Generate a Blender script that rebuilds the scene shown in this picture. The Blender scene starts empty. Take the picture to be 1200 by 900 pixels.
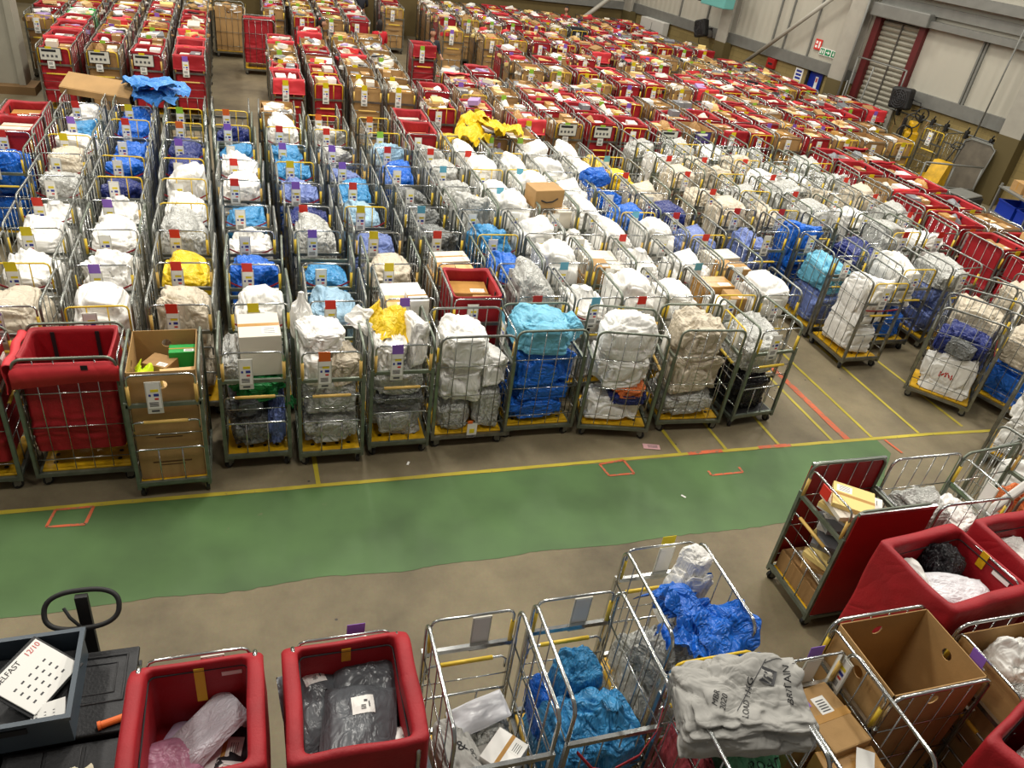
import bpy, bmesh, math, random
from mathutils import Vector, Matrix, noise
from mathutils.bvhtree import BVHTree
random.seed(7)
PI = math.pi
S = bpy.context.scene
COL = S.collection

# ------------------------------------------------------------------ camera
CAM_H = 5.8
cd = bpy.data.cameras.new('camera'); cam = bpy.data.objects.new('camera', cd); COL.objects.link(cam)
S.camera = cam
pitch, roll, yaw, fpx = 0.5715123, 0.1524778, -0.3637166, 908.59
cy, sy, cp, sp = math.cos(yaw), math.sin(yaw), math.cos(pitch), math.sin(pitch)
right = Vector((cy, sy, 0)); fwd = Vector((-sy*cp, cy*cp, -sp)); up = right.cross(fwd)
r2 = right*math.cos(roll) + up*math.sin(roll); u2 = up*math.cos(roll) - right*math.sin(roll)
M = Matrix((r2, u2, -fwd)).transposed().to_4x4(); M.translation = Vector((0, 0, CAM_H))
cam.matrix_world = M
cd.sensor_width = 36; cd.lens = 36*fpx/1200; cd.clip_end = 200; cd.clip_start = 0.05

# ------------------------------------------------------------------ world, lamps, exposure
S.view_settings.view_transform = 'Standard'; S.view_settings.look = 'None'
S.view_settings.exposure = 0.0; S.view_settings.gamma = 1.0; S.view_settings.use_curve_mapping = False
w = bpy.data.worlds.new('hall_air'); S.world = w; w.use_nodes = True
w.node_tree.nodes['Background'].inputs[0].default_value = (1.0, 0.95, 0.86, 1)
w.node_tree.nodes['Background'].inputs[1].default_value = 0.16
def area_lamp(x, y, z, sx, sy_, power, col=(1.0, 0.955, 0.87)):
    l = bpy.data.lights.new('high_bay_light', 'AREA'); l.shape = 'RECTANGLE'; l.size = sx; l.size_y = sy_
    l.energy = power; l.color = col
    o = bpy.data.objects.new('high_bay_light', l); COL.objects.link(o); o.location = (x, y, z)
LAMP_Z = 9.5
for ly, pw in ((4.0, 190), (9.5, 390), (15.5, 370), (22, 330), (29, 320), (36, 300), (43, 200)):
    for lx in (-5.5, 1.5, 8.5, 15.0):
        area_lamp(lx, ly, LAMP_Z, 0.7, 1.6, pw)

# ------------------------------------------------------------------ materials
MATS = {}
def s2l(c):
    return tuple((v/12.92 if v <= 0.04045 else ((v+0.055)/1.055)**2.4) for v in c)
def mat(name, rgb, rough=0.6, metal=0.0, var=0.0, vscale=4.0, bump=0.0, bscale=20.0, crinkle=0.0, cscale=5.0,
        coat=0.0, trans=0.0, rgb2=None, spec=0.5):
    m = bpy.data.materials.new(name); m.use_nodes = True; MATS[name] = m
    nt = m.node_tree; N = nt.nodes; L = nt.links; b = N['Principled BSDF']
    c = s2l([v/255 for v in rgb])
    b.inputs['Base Color'].default_value = (*c, 1); b.inputs['Roughness'].default_value = rough
    b.inputs['Metallic'].default_value = metal; b.inputs['Coat Weight'].default_value = coat
    b.inputs['Specular IOR Level'].default_value = spec
    tc = N.new('ShaderNodeTexCoord')
    if var > 0 or rgb2:
        n = N.new('ShaderNodeTexNoise'); n.inputs['Scale'].default_value = vscale; n.inputs['Detail'].default_value = 5
        L.new(tc.outputs['Object'], n.inputs['Vector'])
        mx = N.new('ShaderNodeMix'); mx.data_type = 'RGBA'
        c2 = s2l([v/255 for v in rgb2]) if rgb2 else tuple(v*(1-var) for v in c)
        mx.inputs[6].default_value = (*c, 1); mx.inputs[7].default_value = (*c2, 1)
        rp = N.new('ShaderNodeMapRange'); rp.inputs[1].default_value = 0.35; rp.inputs[2].default_value = 0.65
        L.new(n.outputs['Fac'], rp.inputs[0]); L.new(rp.outputs[0], mx.inputs[0])
        L.new(mx.outputs[2], b.inputs['Base Color'])
    last = None
    if crinkle > 0:
        n1 = N.new('ShaderNodeTexNoise'); n1.inputs['Scale'].default_value = cscale*0.6; n1.inputs['Detail'].default_value = 2.2
        n1.inputs['Distortion'].default_value = 1.2
        L.new(tc.outputs['Object'], n1.inputs['Vector'])
        a = N.new('ShaderNodeMath'); a.operation = 'SUBTRACT'; a.inputs[1].default_value = 0.5
        ab = N.new('ShaderNodeMath'); ab.operation = 'ABSOLUTE'
        L.new(n1.outputs['Fac'], a.inputs[0]); L.new(a.outputs[0], ab.inputs[0])
        bp = N.new('ShaderNodeBump'); bp.inputs['Strength'].default_value = crinkle; bp.inputs['Distance'].default_value = 0.12
        bp.invert = False
        L.new(ab.outputs[0], bp.inputs['Height']); last = bp
        L.new(bp.outputs[0], b.inputs['Normal'])
    if bump > 0:
        n2 = N.new('ShaderNodeTexNoise'); n2.inputs['Scale'].default_value = bscale; n2.inputs['Detail'].default_value = 4
        L.new(tc.outputs['Object'], n2.inputs['Vector'])
        bp2 = N.new('ShaderNodeBump'); bp2.inputs['Strength'].default_value = bump; bp2.inputs['Distance'].default_value = 0.02
        L.new(n2.outputs['Fac'], bp2.inputs['Height'])
        if last: L.new(last.outputs[0], bp2.inputs['Normal'])
        L.new(bp2.outputs[0], b.inputs['Normal'])
    return m
def add_alpha(m, a):
    m.node_tree.nodes['Principled BSDF'].inputs['Alpha'].default_value = a

galv = mat('galvanised_steel', (150, 152, 146), 0.32, 0.85, 0.35, 9)
greenst = mat('dull_green_grey_steel', (122, 130, 116), 0.42, 0.55, 0.3, 9)
chrome = mat('bright_zinc_tube', (198, 200, 198), 0.2, 0.95, 0.2, 12)
blackrub = mat('black_rubber', (26, 25, 24), 0.6, 0, 0.2)
yelplast = mat('yellow_plastic', (226, 176, 20), 0.45, 0, 0.35, 6)
yelsleeve = mat('yellow_sleeve', (224, 190, 60), 0.45)
oransleeve = mat('pale_orange_sleeve', (216, 178, 96), 0.5)
yelpaint = mat('yellow_painted_tube', (222, 186, 30), 0.35)
plate = mat('clear_label_holder', (206, 204, 192), 0.25, 0, 0.1, 10)
paper = mat('white_paper', (236, 234, 228), 0.6)
inkblue = mat('blue_ink', (40, 50, 140), 0.6); inkyel = mat('yellow_ink', (226, 206, 40), 0.6)
inkred = mat('red_ink', (200, 50, 40), 0.6); inkblack = mat('black_ink', (24, 24, 26), 0.7)
inkgrey = mat('grey_ink', (70, 70, 72), 0.7)
tk = {'red': mat('red_card', (214, 50, 34), 0.55), 'purple': mat('purple_card', (140, 98, 196), 0.55),
      'orange': mat('orange_card', (226, 106, 40), 0.55), 'blue': mat('pale_blue_card', (96, 170, 196), 0.55),
      'yellow': mat('yellow_card', (222, 200, 20), 0.55), 'green': mat('lime_card', (150, 200, 60), 0.55)}
redfab = mat('red_fabric', (164, 15, 28), 0.62, 0, 0.22, 3, 0.15, 60, 0.35, 2.2)
redstrap = mat('dark_red_strap', (150, 22, 34), 0.6)
blackfab = mat('black_webbing', (24, 22, 24), 0.7)
card = mat('brown_cardboard', (176, 138, 86), 0.75, 0, 0.14, 3, 0.1, 30)
carddark = mat('dull_cardboard', (160, 122, 74), 0.8, 0, 0.15, 3)
cardtape = mat('parcel_tape', (188, 142, 78), 0.2, 0, 0.1, 6)
redboard = mat('red_board', (160, 22, 24), 0.5, 0, 0.15, 3)
SK = {}
def sk(key, nm, rgb, rough, crinkle, cs, **kw):
    SK[key] = (mat(nm, rgb, rough, crinkle=crinkle, cscale=cs, **kw), kw.get('word', ''))
sacks = {
 'W': ('white', (240, 238, 232), 0.55, 0.35, 3.0), 'G': ('crumpled grey-white', (196, 196, 190), 0.28, 0.8, 6.0),
 'E': ('beige', (206, 194, 172), 0.5, 0.6, 4.0), 'B': ('bright blue', (26, 104, 206), 0.3, 0.8, 4.0),
 'C': ('light blue', (60, 142, 196), 0.35, 0.7, 4.5), 'L': ('pale blue', (150, 184, 206), 0.5, 0.5, 4.0),
 'N': ('dark navy', (30, 44, 112), 0.35, 0.8, 4.5), 'P': ('periwinkle blue', (112, 130, 188), 0.4, 0.8, 4.0),
 'S': ('silver grey', (128, 130, 128), 0.25, 0.9, 6.0), 'Y': ('yellow', (234, 196, 14), 0.4, 0.6, 4.0),
 'T': ('cyan blue', (112, 186, 214), 0.42, 0.5, 3.5), 'D': ('black', (22, 20, 24), 0.2, 0.9, 6.0),
 'M': ('emerald green', (26, 130, 64), 0.35, 0.8, 4.0), 'Q': ('mint green', (120, 196, 150), 0.5, 0.6, 4.0),
 'R': ('faded red', (196, 84, 92), 0.5, 0.7, 4.0), 'H': ('grey polythene', (92, 96, 100), 0.3, 0.28, 3.0),
 'A': ('orange', (226, 120, 60), 0.4, 0.7, 4.0), 'O': ('warm grey fabric', (168, 166, 160), 0.75, 0.35, 3.0), 'I': ('dusty pink', (190, 132, 158), 0.35, 0.25, 3.0)}
SKM = {}; SKW = {}
for k, (nm, rgb, ro, cr, cs) in sacks.items():
    SKM[k] = mat('sack_' + nm.replace(' ', '_').replace('-', '_'), rgb, ro, crinkle=cr, cscale=cs, var=0.10, vscale=3)
    SKW[k] = nm

# ------------------------------------------------------------------ mesh builder
class MB:
    def __init__(s): s.v = []; s.f = []; s.m = []; s.mats = []; s.cur = 0; s.smooth = []
    def use(s, m):
        if m not in s.mats: s.mats.append(m)
        s.cur = s.mats.index(m); return s
    def add(s, vs, fs, smooth=False, T=None):
        n = len(s.v)
        for p in vs:
            p = Vector(p)
            s.v.append(tuple(T @ p) if T else tuple(p))
        for f in fs:
            s.f.append(tuple(i+n for i in f)); s.m.append(s.cur); s.smooth.append(smooth)
        return s
    def box(s, x0, x1, y0, y1, z0, z1, T=None, bev=0.0):
        if bev > 0:
            bm = bmesh.new(); bmesh.ops.create_cube(bm, size=1)
            for v in bm.verts:
                v.co = Vector(((x0+x1)/2+v.co.x*(x1-x0), (y0+y1)/2+v.co.y*(y1-y0), (z0+z1)/2+v.co.z*(z1-z0)))
            bmesh.ops.bevel(bm, geom=bm.edges[:], offset=bev, segments=2, affect='EDGES', profile=0.5)
            bm.verts.index_update()
            vs = [v.co.copy() for v in bm.verts]; fs = [[v.index for v in f.verts] for f in bm.faces]; bm.free()
            return s.add(vs, fs, False, T)
        vs = [(x, y, z) for z in (z0, z1) for y in (y0, y1) for x in (x0, x1)]
        return s.add(vs, [(0, 2, 3, 1), (4, 5, 7, 6), (0, 1, 5, 4), (2, 6, 7, 3), (0, 4, 6, 2), (1, 3, 7, 5)], False, T)
    def tube(s, pts, r, n=8, closed=False, T=None, cap=True):
        P = [Vector(p) for p in pts]; k = len(P); vs = []; fs = []
        up_ = None
        for i, p in enumerate(P):
            a = P[(i-1) % k] if (i > 0 or closed) else p
            b = P[(i+1) % k] if (i < k-1 or closed) else p
            d = (b-a).normalized()
            if up_ is None:
                up_ = Vector((0, 0, 1)) if abs(d.z) < 0.9 else Vector((1, 0, 0))
            u = (up_ - d*up_.dot(d))
            if u.length < 1e-4: u = d.orthogonal()
            u.normalize(); v = d.cross(u); up_ = u
            rr = r[i] if isinstance(r, (list, tuple)) else r
            for j in range(n):
                a_ = 2*PI*j/n; vs.append(p + u*math.cos(a_)*rr + v*math.sin(a_)*rr)
        m = k if closed else k-1
        for i in range(m):
            for j in range(n):
                a0 = i*n+j; a1 = i*n+(j+1) % n; b0 = ((i+1) % k)*n+j; b1 = ((i+1) % k)*n+(j+1) % n
                fs.append((a0, a1, b1, b0))
        if cap and not closed:
            fs.append(tuple(range(n-1, -1, -1))); fs.append(tuple((k-1)*n+j for j in range(n)))
        return s.add(vs, fs, True, T)
    def cyl(s, c, axis, r, h, n=16, T=None, r2=None):
        c = Vector(c); a = Vector(axis).normalized(); u = a.orthogonal().normalized(); v = a.cross(u)
        vs = []
        for q, rr in ((-h/2, r), (h/2, r if r2 is None else r2)):
            for j in range(n):
                t = 2*PI*j/n; vs.append(c + a*q + (u*math.cos(t)+v*math.sin(t))*rr)
        fs = [(j, (j+1) % n, n+(j+1) % n, n+j) for j in range(n)]
        fs += [tuple(range(n-1, -1, -1)), tuple(n+j for j in range(n))]
        return s.add(vs, fs, False, T)
    def mesh(s, name):
        me = bpy.data.meshes.new(name); me.from_pydata(s.v, [], s.f)
        for m in s.mats: me.materials.append(m)
        for p, mi, sm in zip(me.polygons, s.m, s.smooth): p.material_index = mi; p.use_smooth = sm
        me.update(); return me
    def build(s, name, parent=None):
        return put(name, s.mesh(name), parent)
def put(name, me, parent=None, loc=(0, 0, 0), rz=0.0, scale=None):
    o = bpy.data.objects.new(name, me); COL.objects.link(o)
    if parent: o.parent = parent
    o.location = loc
    if rz: o.rotation_euler[2] = rz
    if scale: o.scale = scale
    return o
def empty(name, loc=(0, 0, 0), rz=0.0):
    o = bpy.data.objects.new(name, None); COL.objects.link(o); o.location = loc; o.rotation_euler[2] = rz
    o.empty_display_size = 0.2; return o
def tag(o, label=None, cat=None, group=None, kind=None):
    if label: o['label'] = label
    if cat: o['category'] = cat
    if group: o['group'] = group
    if kind: o['kind'] = kind
    return o
KIDS = {}
def reg(root):
    KIDS[root.name] = []
def copy_tree(root, loc, rz, tree):
    r = root.copy(); COL.objects.link(r); r.location = loc; r.rotation_euler = (0, 0, rz)
    def rec(src, dst, subs):
        for ch, sub in subs:
            c = ch.copy(); COL.objects.link(c); c.parent = dst; rec(ch, c, sub)
    rec(root, r, tree); return r
def ordn(n):
    return ['zeroth', 'first', 'second', 'third', 'fourth', 'fifth', 'sixth', 'seventh', 'eighth', 'ninth', 'tenth', 'eleventh',
            'twelfth', 'thirteenth', 'fourteenth', 'fifteenth', 'sixteenth', 'seventeenth', 'eighteenth', 'nineteenth', 'twentieth',
            'twenty-first', 'twenty-second', 'twenty-third', 'twenty-fourth', 'twenty-fifth', 'twenty-sixth', 'twenty-seventh', 'twenty-eighth'][n]

def wall_with_holes(mb, w, h, t, holes, T):
    """upright board in the x-z plane, thickness t along y, round holes [(x,z,r)] cut right through"""
    xs = sorted(set([0, w] + [v for hx, hz, r in holes for v in (hx-r*1.5, hx+r*1.5)]))
    zs = sorted(set([0, h] + [v for hx, hz, r in holes for v in (hz-r*1.5, hz+r*1.5)]))
    for i in range(len(xs)-1):
        for j in range(len(zs)-1):
            x0, x1, z0, z1 = xs[i], xs[i+1], zs[j], zs[j+1]
            hit = [q for q in holes if x0+1e-4 < q[0] < x1-1e-4 and z0+1e-4 < q[1] < z1-1e-4]
            if not hit:
                mb.box(x0, x1, 0, t, z0, z1, T)
            else:
                hx, hz, r = hit[0]; n = 16; vs = []; fs = []
                for y in (0, t):
                    for k in range(n):
                        a = 2*PI*k/n; c_, s_ = math.cos(a), math.sin(a); m_ = max(abs(c_), abs(s_))
                        vs.append((hx+c_*r, y, hz+s_*r))
                        vs.append((hx+c_/m_*(x1-x0)/2, y, hz+s_/m_*(z1-z0)/2))
                for k in range(n):
                    a = 2*k; b_ = 2*((k+1) % n)
                    fs.append((a, a+1, b_+1, b_)); fs.append((2*n+a, 2*n+b_, 2*n+b_+1, 2*n+a+1)); fs.append((a, b_, 2*n+b_, 2*n+a))
                mb.add(vs, fs, False, T)

# ------------------------------------------------------------------ ground, green path, painted lines
def floor_mat():
    m = bpy.data.materials.new('worn_concrete'); m.use_nodes = True; nt = m.node_tree; N = nt.nodes; L = nt.links
    b = N['Principled BSDF']; b.inputs['Roughness'].default_value = 0.68
    tc = N.new('ShaderNodeTexCoord')
    n1 = N.new('ShaderNodeTexNoise'); n1.inputs['Scale'].default_value = 0.7; n1.inputs['Detail'].default_value = 8
    n1.inputs['Roughness'].default_value = 0.65
    n2 = N.new('ShaderNodeTexNoise'); n2.inputs['Scale'].default_value = 45; n2.inputs['Detail'].default_value = 3
    vo = N.new('ShaderNodeTexVoronoi'); vo.inputs['Scale'].default_value = 2.3
    for n in (n1, n2, vo): L.new(tc.outputs['Object'], n.inputs['Vector'])
    r = N.new('ShaderNodeValToRGB'); e = r.color_ramp.elements
    e[0].position = 0.3; e[0].color = (*s2l((92/255, 82/255, 61/255)), 1)
    e[1].position = 0.7; e[1].color = (*s2l((142/255, 129/255, 99/255)), 1)
    L.new(n1.outputs['Fac'], r.inputs[0])
    mx = N.new('ShaderNodeMix'); mx.data_type = 'RGBA'; mx.blend_type = 'MULTIPLY'; mx.inputs[0].default_value = 0.25
    L.new(r.outputs[0], mx.inputs[6]); L.new(n2.outputs['Color'], mx.inputs[7])
    # small dark spots of old gum
    lt = N.new('ShaderNodeMath'); lt.operation = 'LESS_THAN'; lt.inputs[1].default_value = 0.035
    L.new(vo.outputs['Distance'], lt.inputs[0])
    mx2 = N.new('ShaderNodeMix'); mx2.data_type = 'RGBA'; mx2.inputs[7].default_value = (0.05, 0.045, 0.035, 1)
    L.new(lt.outputs[0], mx2.inputs[0]); L.new(mx.outputs[2], mx2.inputs[6]); L.new(mx2.outputs[2], b.inputs['Base Color'])
    return m
fl = MB(); fl.use(floor_mat()); fl.add([(-14, -3, 0), (30, -3, 0), (30, 60, 0), (-14, 60, 0)], [(0, 1, 2, 3)])
floor = fl.build('floor'); tag(floor, 'worn beige concrete warehouse floor', 'floor', kind='structure')
def paint_mat(name, rgb, wear, scale=9, under=(118, 106, 80)):
    m = bpy.data.materials.new(name); m.use_nodes = True; nt = m.node_tree; N = nt.nodes; L = nt.links
    b = N['Principled BSDF']; b.inputs['Roughness'].default_value = 0.62
    tc = N.new('ShaderNodeTexCoord'); n1 = N.new('ShaderNodeTexNoise'); n1.inputs['Scale'].default_value = scale
    n1.inputs['Detail'].default_value = 9; n1.inputs['Roughness'].default_value = 0.7
    L.new(tc.outputs['Object'], n1.inputs['Vector'])
    r = N.new('ShaderNodeMapRange'); r.inputs[1].default_value = wear; r.inputs[2].default_value = wear+0.08
    L.new(n1.outputs['Fac'], r.inputs[0])
    n3 = N.new('ShaderNodeTexNoise'); n3.inputs['Scale'].default_value = 1.1; n3.inputs['Detail'].default_value = 6
    L.new(tc.outputs['Object'], n3.inputs['Vector'])
    c = s2l([v/255 for v in rgb]); cr = N.new('ShaderNodeValToRGB'); e = cr.color_ramp.elements
    e[0].position = 0.3; e[0].color = (*[v*0.72 for v in c], 1); e[1].position = 0.7; e[1].color = (*[v*1.25 for v in c], 1)
    L.new(n3.outputs['Fac'], cr.inputs[0])
    mx = N.new('ShaderNodeMix'); mx.data_type = 'RGBA'; L.new(cr.outputs[0], mx.inputs[6])
    mx.inputs[7].default_value = (*s2l([v/255 for v in under]), 1)
    L.new(r.outputs[0], mx.inputs[0]); L.new(mx.outputs[2], b.inputs['Base Color'])
    return m
gpaint = paint_mat('green_floor_paint', (72, 102, 54), 0.66, 5)
ypaint = paint_mat('yellow_floor_paint', (172, 156, 44), 0.60, 12)
opaint = paint_mat('orange_floor_paint', (196, 92, 52), 0.52, 14)
# green path with ragged near edge
g = MB(); g.use(gpaint); top = []; bot = []
x = -9.0
while x <= 8.01:
    top.append((x, 6.62, 0.003))
    yb = 5.30 + 0.05*noise.noise(Vector((x*1.3, 0, 0))) + 0.02*noise.noise(Vector((x*9, 3, 0)))
    if x > 6.9: yb += (x-6.9)*0.95
    bot.append((x, min(yb, 6.6), 0.003)); x += 0.06
n_ = len(top); g.add(top+bot, [(i, n_+i, n_+i+1, i+1) for i in range(n_-1)])
go = g.build('green_path', floor); go['label'] = 'green painted walkway'
def line(pts, wd, m, nm='floor_line', z=0.005):
    b = MB(); b.use(m)
    for (x0, y0), (x1, y1) in zip(pts[:-1], pts[1:]):
        d = Vector((x1-x0, y1-y0, 0)); nn = Vector((-d.y, d.x, 0)).normalized()*wd/2
        a = Vector((x0, y0, z)); c = Vector((x1, y1, z))
        k = max(1, int(d.length/0.15)); vs = []; fs = []
        for i in range(k+1):
            p = a+(c-a)*i/k; j1 = 1+0.25*noise.noise(Vector((p.x*7, p.y*7, 1))); j2 = 1+0.25*noise.noise(Vector((p.x*7, p.y*7, 5)))
            vs += [p+nn*j1, p-nn*j2]
        fs = [(2*i, 2*i+1, 2*i+3, 2*i+2) for i in range(k)]; b.add(vs, fs)
    return b.build(nm, floor)
line([(-9, 6.66), (0, 6.65), (5, 6.66), (8.9, 6.64), (11.5, 6.55)], 0.055, ypaint)
line([(0.47, 6.68), (0.45, 7.3)], 0.05, ypaint)
for lx, y1 in ((4.95, 7.2), (5.62, 7.4), (6.43, 9.2), (7.28, 9.5), (7.94, 9.6), (8.76, 9.9)):
    line([(lx, 6.68), (lx-0.02, y1)], 0.045, ypaint)
line([(9.62, 6.75), (9.5, 9.2)], 0.045, ypaint)
line([(7.47, 9.0), (7.53, 6.68)], 0.10, opaint, 'orange_floor_line')
line([(5.05, 6.66), (5.55, 6.66)], 0.06, opaint, 'orange_floor_line', 0.007)
line([(6.1, 6.66), (6.6, 6.66)], 0.06, opaint, 'orange_floor_line', 0.007)
line([(-2.08, 6.62), (-2.12, 6.38), (-1.78, 6.37), (-1.74, 6.62), (-2.08, 6.62)], 0.03, opaint, 'orange_floor_square', 0.008)
line([(3.80, 6.60), (3.84, 6.38), (4.17, 6.38), (4.14, 6.64), (3.80, 6.60)], 0.03, opaint, 'orange_floor_square', 0.008)
line([(5.15, 6.30), (5.15, 6.22), (5.6, 6.22), (5.6, 6.32)], 0.03, opaint, 'orange_floor_square', 0.008)
line([(8.1, 6.6), (8.15, 6.3)], 0.04, opaint, 'orange_floor_line', 0.008)

# ------------------------------------------------------------------ walls of the hall
WA = math.radians(12.8); WU = Vector((-math.sin(WA), math.cos(WA), 0)); WN = Vector((-math.cos(WA), -math.sin(WA), 0))
WP = Vector((19.4, 16.6, 0))
# wall frame: local x runs along the wall (s), local y points into the room, local z up
WT = Matrix((( WU.x, WN.x, 0, WP.x), (WU.y, WN.y, 0, WP.y), (0, 0, 1, 0), (0, 0, 0, 1)))
def block_mat(name, c1, c2, mortar, bw=0.45, bh=0.2):
    m = bpy.data.materials.new(name); m.use_nodes = True; nt = m.node_tree; N = nt.nodes; L = nt.links
    b = N['Principled BSDF']; b.inputs['Roughness'].default_value = 0.75
    tc = N.new('ShaderNodeTexCoord'); sp_ = N.new('ShaderNodeSeparateXYZ'); cb = N.new('ShaderNodeCombineXYZ')
    L.new(tc.outputs['Object'], sp_.inputs[0]); L.new(sp_.outputs[0], cb.inputs[0]); L.new(sp_.outputs[2], cb.inputs[1])
    br = N.new('ShaderNodeTexBrick'); br.inputs['Scale'].default_value = 1.0; br.inputs['Brick Width'].default_value = bw
    br.inputs['Row Height'].default_value = bh; br.inputs['Mortar Size'].default_value = 0.008
    br.inputs['Color1'].default_value = (*s2l([v/255 for v in c1]), 1); br.inputs['Color2'].default_value = (*s2l([v/255 for v in c2]), 1)
    br.inputs['Mortar'].default_value = (*s2l([v/255 for v in mortar]), 1)
    L.new(cb.outputs[0], br.inputs['Vector']); L.new(br.outputs['Color'], b.inputs['Base Color'])
    return m
def rib_mat(name, rgb, pitch, depth=0.6, axis=0, dark=0.75):
    m = bpy.data.materials.new(name); m.use_nodes = True; nt = m.node_tree; N = nt.nodes; L = nt.links
    b = N['Principled BSDF']; b.inputs['Roughness'].default_value = 0.5; b.inputs['Base Color'].default_value = (*s2l([v/255 for v in rgb]), 1)
    tc = N.new('ShaderNodeTexCoord'); wv = N.new('ShaderNodeTexWave'); wv.inputs['Scale'].default_value = 2*PI/pitch/20
    wv.bands_direction = 'XYZ'[axis]; L.new(tc.outputs['Object'], wv.inputs['Vector'])
    bp = N.new('ShaderNodeBump'); bp.inputs['Strength'].default_value = depth; bp.inputs['Distance'].default_value = 0.02
    L.new(wv.outputs['Fac'], bp.inputs['Height']); L.new(bp.outputs[0], b.inputs['Normal'])
    return m
ochre = block_mat('ochre_painted_block', (142, 124, 76), (134, 116, 70), (122, 106, 64))
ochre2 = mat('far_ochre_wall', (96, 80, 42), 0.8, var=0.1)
clad = rib_mat('white_cladding', (172, 168, 154), 0.3)
steelgrey = mat('grey_painted_steel', (118, 118, 112), 0.5, 0.1, 0.15)
steellt = mat('light_grey_painted_steel', (158, 154, 142), 0.5, 0, 0.1)
olive = mat('olive_painted_column_base', (88, 76, 42), 0.7)
maroon = mat('maroon_frame', (84, 18, 18), 0.5)
bluedoor = mat('blue_door_paint', (20, 46, 150), 0.4)
def W(mb, s0, s1, y0, y1, z0, z1, bev=0): mb.box(s0, s1, y0, y1, z0, z1, None, bev)
def wput(mb, name, parent=None):
    me = mb.mesh(name); o = bpy.data.objects.new(name, me); COL.objects.link(o)
    if parent: o.parent = parent
    else: o.matrix_world = WT
    return o
b = MB(); b.use(ochre)
W(b, -18, 3.62, -0.3, 0, 0, 1.78); W(b, 4.98, 6.5, -0.3, 0, 0, 1.78); W(b, 7.12, 17.4, -0.3, 0, 0, 1.78)
wall_r = wput(b, 'wall_right'); tag(wall_r, 'ochre painted block wall with white cladding above', 'wall', kind='structure')
b = MB(); b.use(clad); W(b, -18, 3.5, -0.25, -0.02, 1.9, 7.5); W(b, 5.0, 17.4, -0.25, -0.02, 1.9, 7.5); W(b, 3.5, 5.0, -0.25, -0.02, 3.75, 7.5)
wput(b, 'cladding', wall_r)
b = MB(); b.use(steelgrey)
W(b, -18, 3.5, -0.02, 0.10, 1.78, 2.13); W(b, 5.05, 17.4, -0.02, 0.10, 1.78, 2.13)
wput(b, 'wall_rail', wall_r)
b = MB(); b.use(steelgrey)
W(b, -18, 5.2, 0.0, 0.22, 3.80, 3.98); W(b, -18, 5.2, 0.0, 0.12, 4.1, 4.35); W(b, -18, 5.2, 0.0, 0.3, 4.5, 4.75)
W(b, -18, 17.4, 0.0, 0.25, 5.2, 5.5); W(b, 5.2, 17.4, 0.0, 0.12, 4.25, 4.45)
wput(b, 'wall_beam', wall_r)
b = MB(); b.use(steelgrey)
for s_ in (9.1, 7.42, 1.62, 1.52, 12.6, 14.2, 8.55, -1.6, -3.2): W(b, s_-0.025, s_+0.025, -0.02, 0.05, 2.13, 3.9 if s_ < 5 else 6)
wput(b, 'cladding_seam', wall_r)
b = MB(); b.use(steelgrey); b.tube([(0.55, 0.35, 4.6), (0.62, 0.35, 1.5)], 0.022); b.tube([(5.32, 0.5, 5.5), (5.32, 0.5, 0.0)], 0.035)
b.tube([(5.18, 0.45, 1.9), (5.18, 0.45, 0.0)], 0.02)
wput(b, 'wall_pipe', wall_r)
k = 1
for s0, s1, d in ((5.42, 6.02, 0.4), (10.95, 11.5, 0.4), (16.9, 17.4, 0.4), (-0.62, -0.02, 0.4), (-6.5, -5.9, 0.4)):
    b = MB(); b.use(olive); W(b, s0, s1, 0.0, d, 0, 1.8)
    b.use(steellt)
    W(b, s0, s1, 0.0, 0.04, 1.8, 7.0); W(b, s0, s1, d-0.03, d, 1.8, 7.0); W(b, (s0+s1)/2-0.02, (s0+s1)/2+0.02, 0.04, d-0.03, 1.8, 7.0)
    o = wput(b, 'trim_%d' % k); tag(o, ['grey steel column with olive base left of the roller shutter', 'grey steel column between the two black heaters',
        'grey steel column in the far corner', 'grey steel column at the right edge', 'grey steel column beyond the right edge'][k-1], 'column', kind='structure'); k += 1
b = MB(); b.use(steellt); b.tube([(9.95, 0.30, 1.28), (6.2, 0.30, 4.55)], 0.07)
o = wput(b, 'trim_6'); tag(o, 'long diagonal steel brace rising beside the blue door', 'brace', kind='structure')
# roller shutter
b = MB(); b.use(mat('shutter_slats', (150, 146, 130), 0.42, 0.1, 0.1))
z = 0.0
for i in range(26):
    z0 = i*0.143
    vs = []; prof = [(0.0, 0.0), (0.045, 0.02), (0.06, 0.07), (0.045, 0.115), (0.0, 0.13), (0.0, 0.143)]
    for s_ in (3.62, 4.98):
        for (yy, zz) in prof: vs.append((s_, yy-0.08, z0+zz))
    b.add(vs, [(j, j+1, 6+j+1, 6+j) for j in range(5)])
W(b, 3.62, 4.98, -0.12, -0.09, 0, 3.7)
b.use(mat('shutter_guide', (70, 66, 60), 0.5)); W(b, 4.27, 4.31, -0.03, 0.0, 0, 3.7)
sh = wput(b, 'door_2'); tag(sh, 'tall grey slatted roller shutter in a maroon frame', 'roller shutter', kind='structure')
b = MB(); b.use(maroon); W(b, 4.98, 5.2, -0.05, 0.14, 0.0, 3.78); W(b, 3.42, 3.62, -0.05, 0.14, 2.0, 3.78)
b.use(steellt); W(b, 3.50, 3.62, -0.05, 0.10, 0.0, 2.0)
o = wput(b, 'shutter_frame', sh); o['label'] = 'maroon door frame'
# shutter box
b = MB(); b.use(steelgrey); W(b, 3.3, 5.3, 0, 0.35, 3.78, 4.15, 0.03); wput(b, 'shutter_housing', sh)
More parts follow.
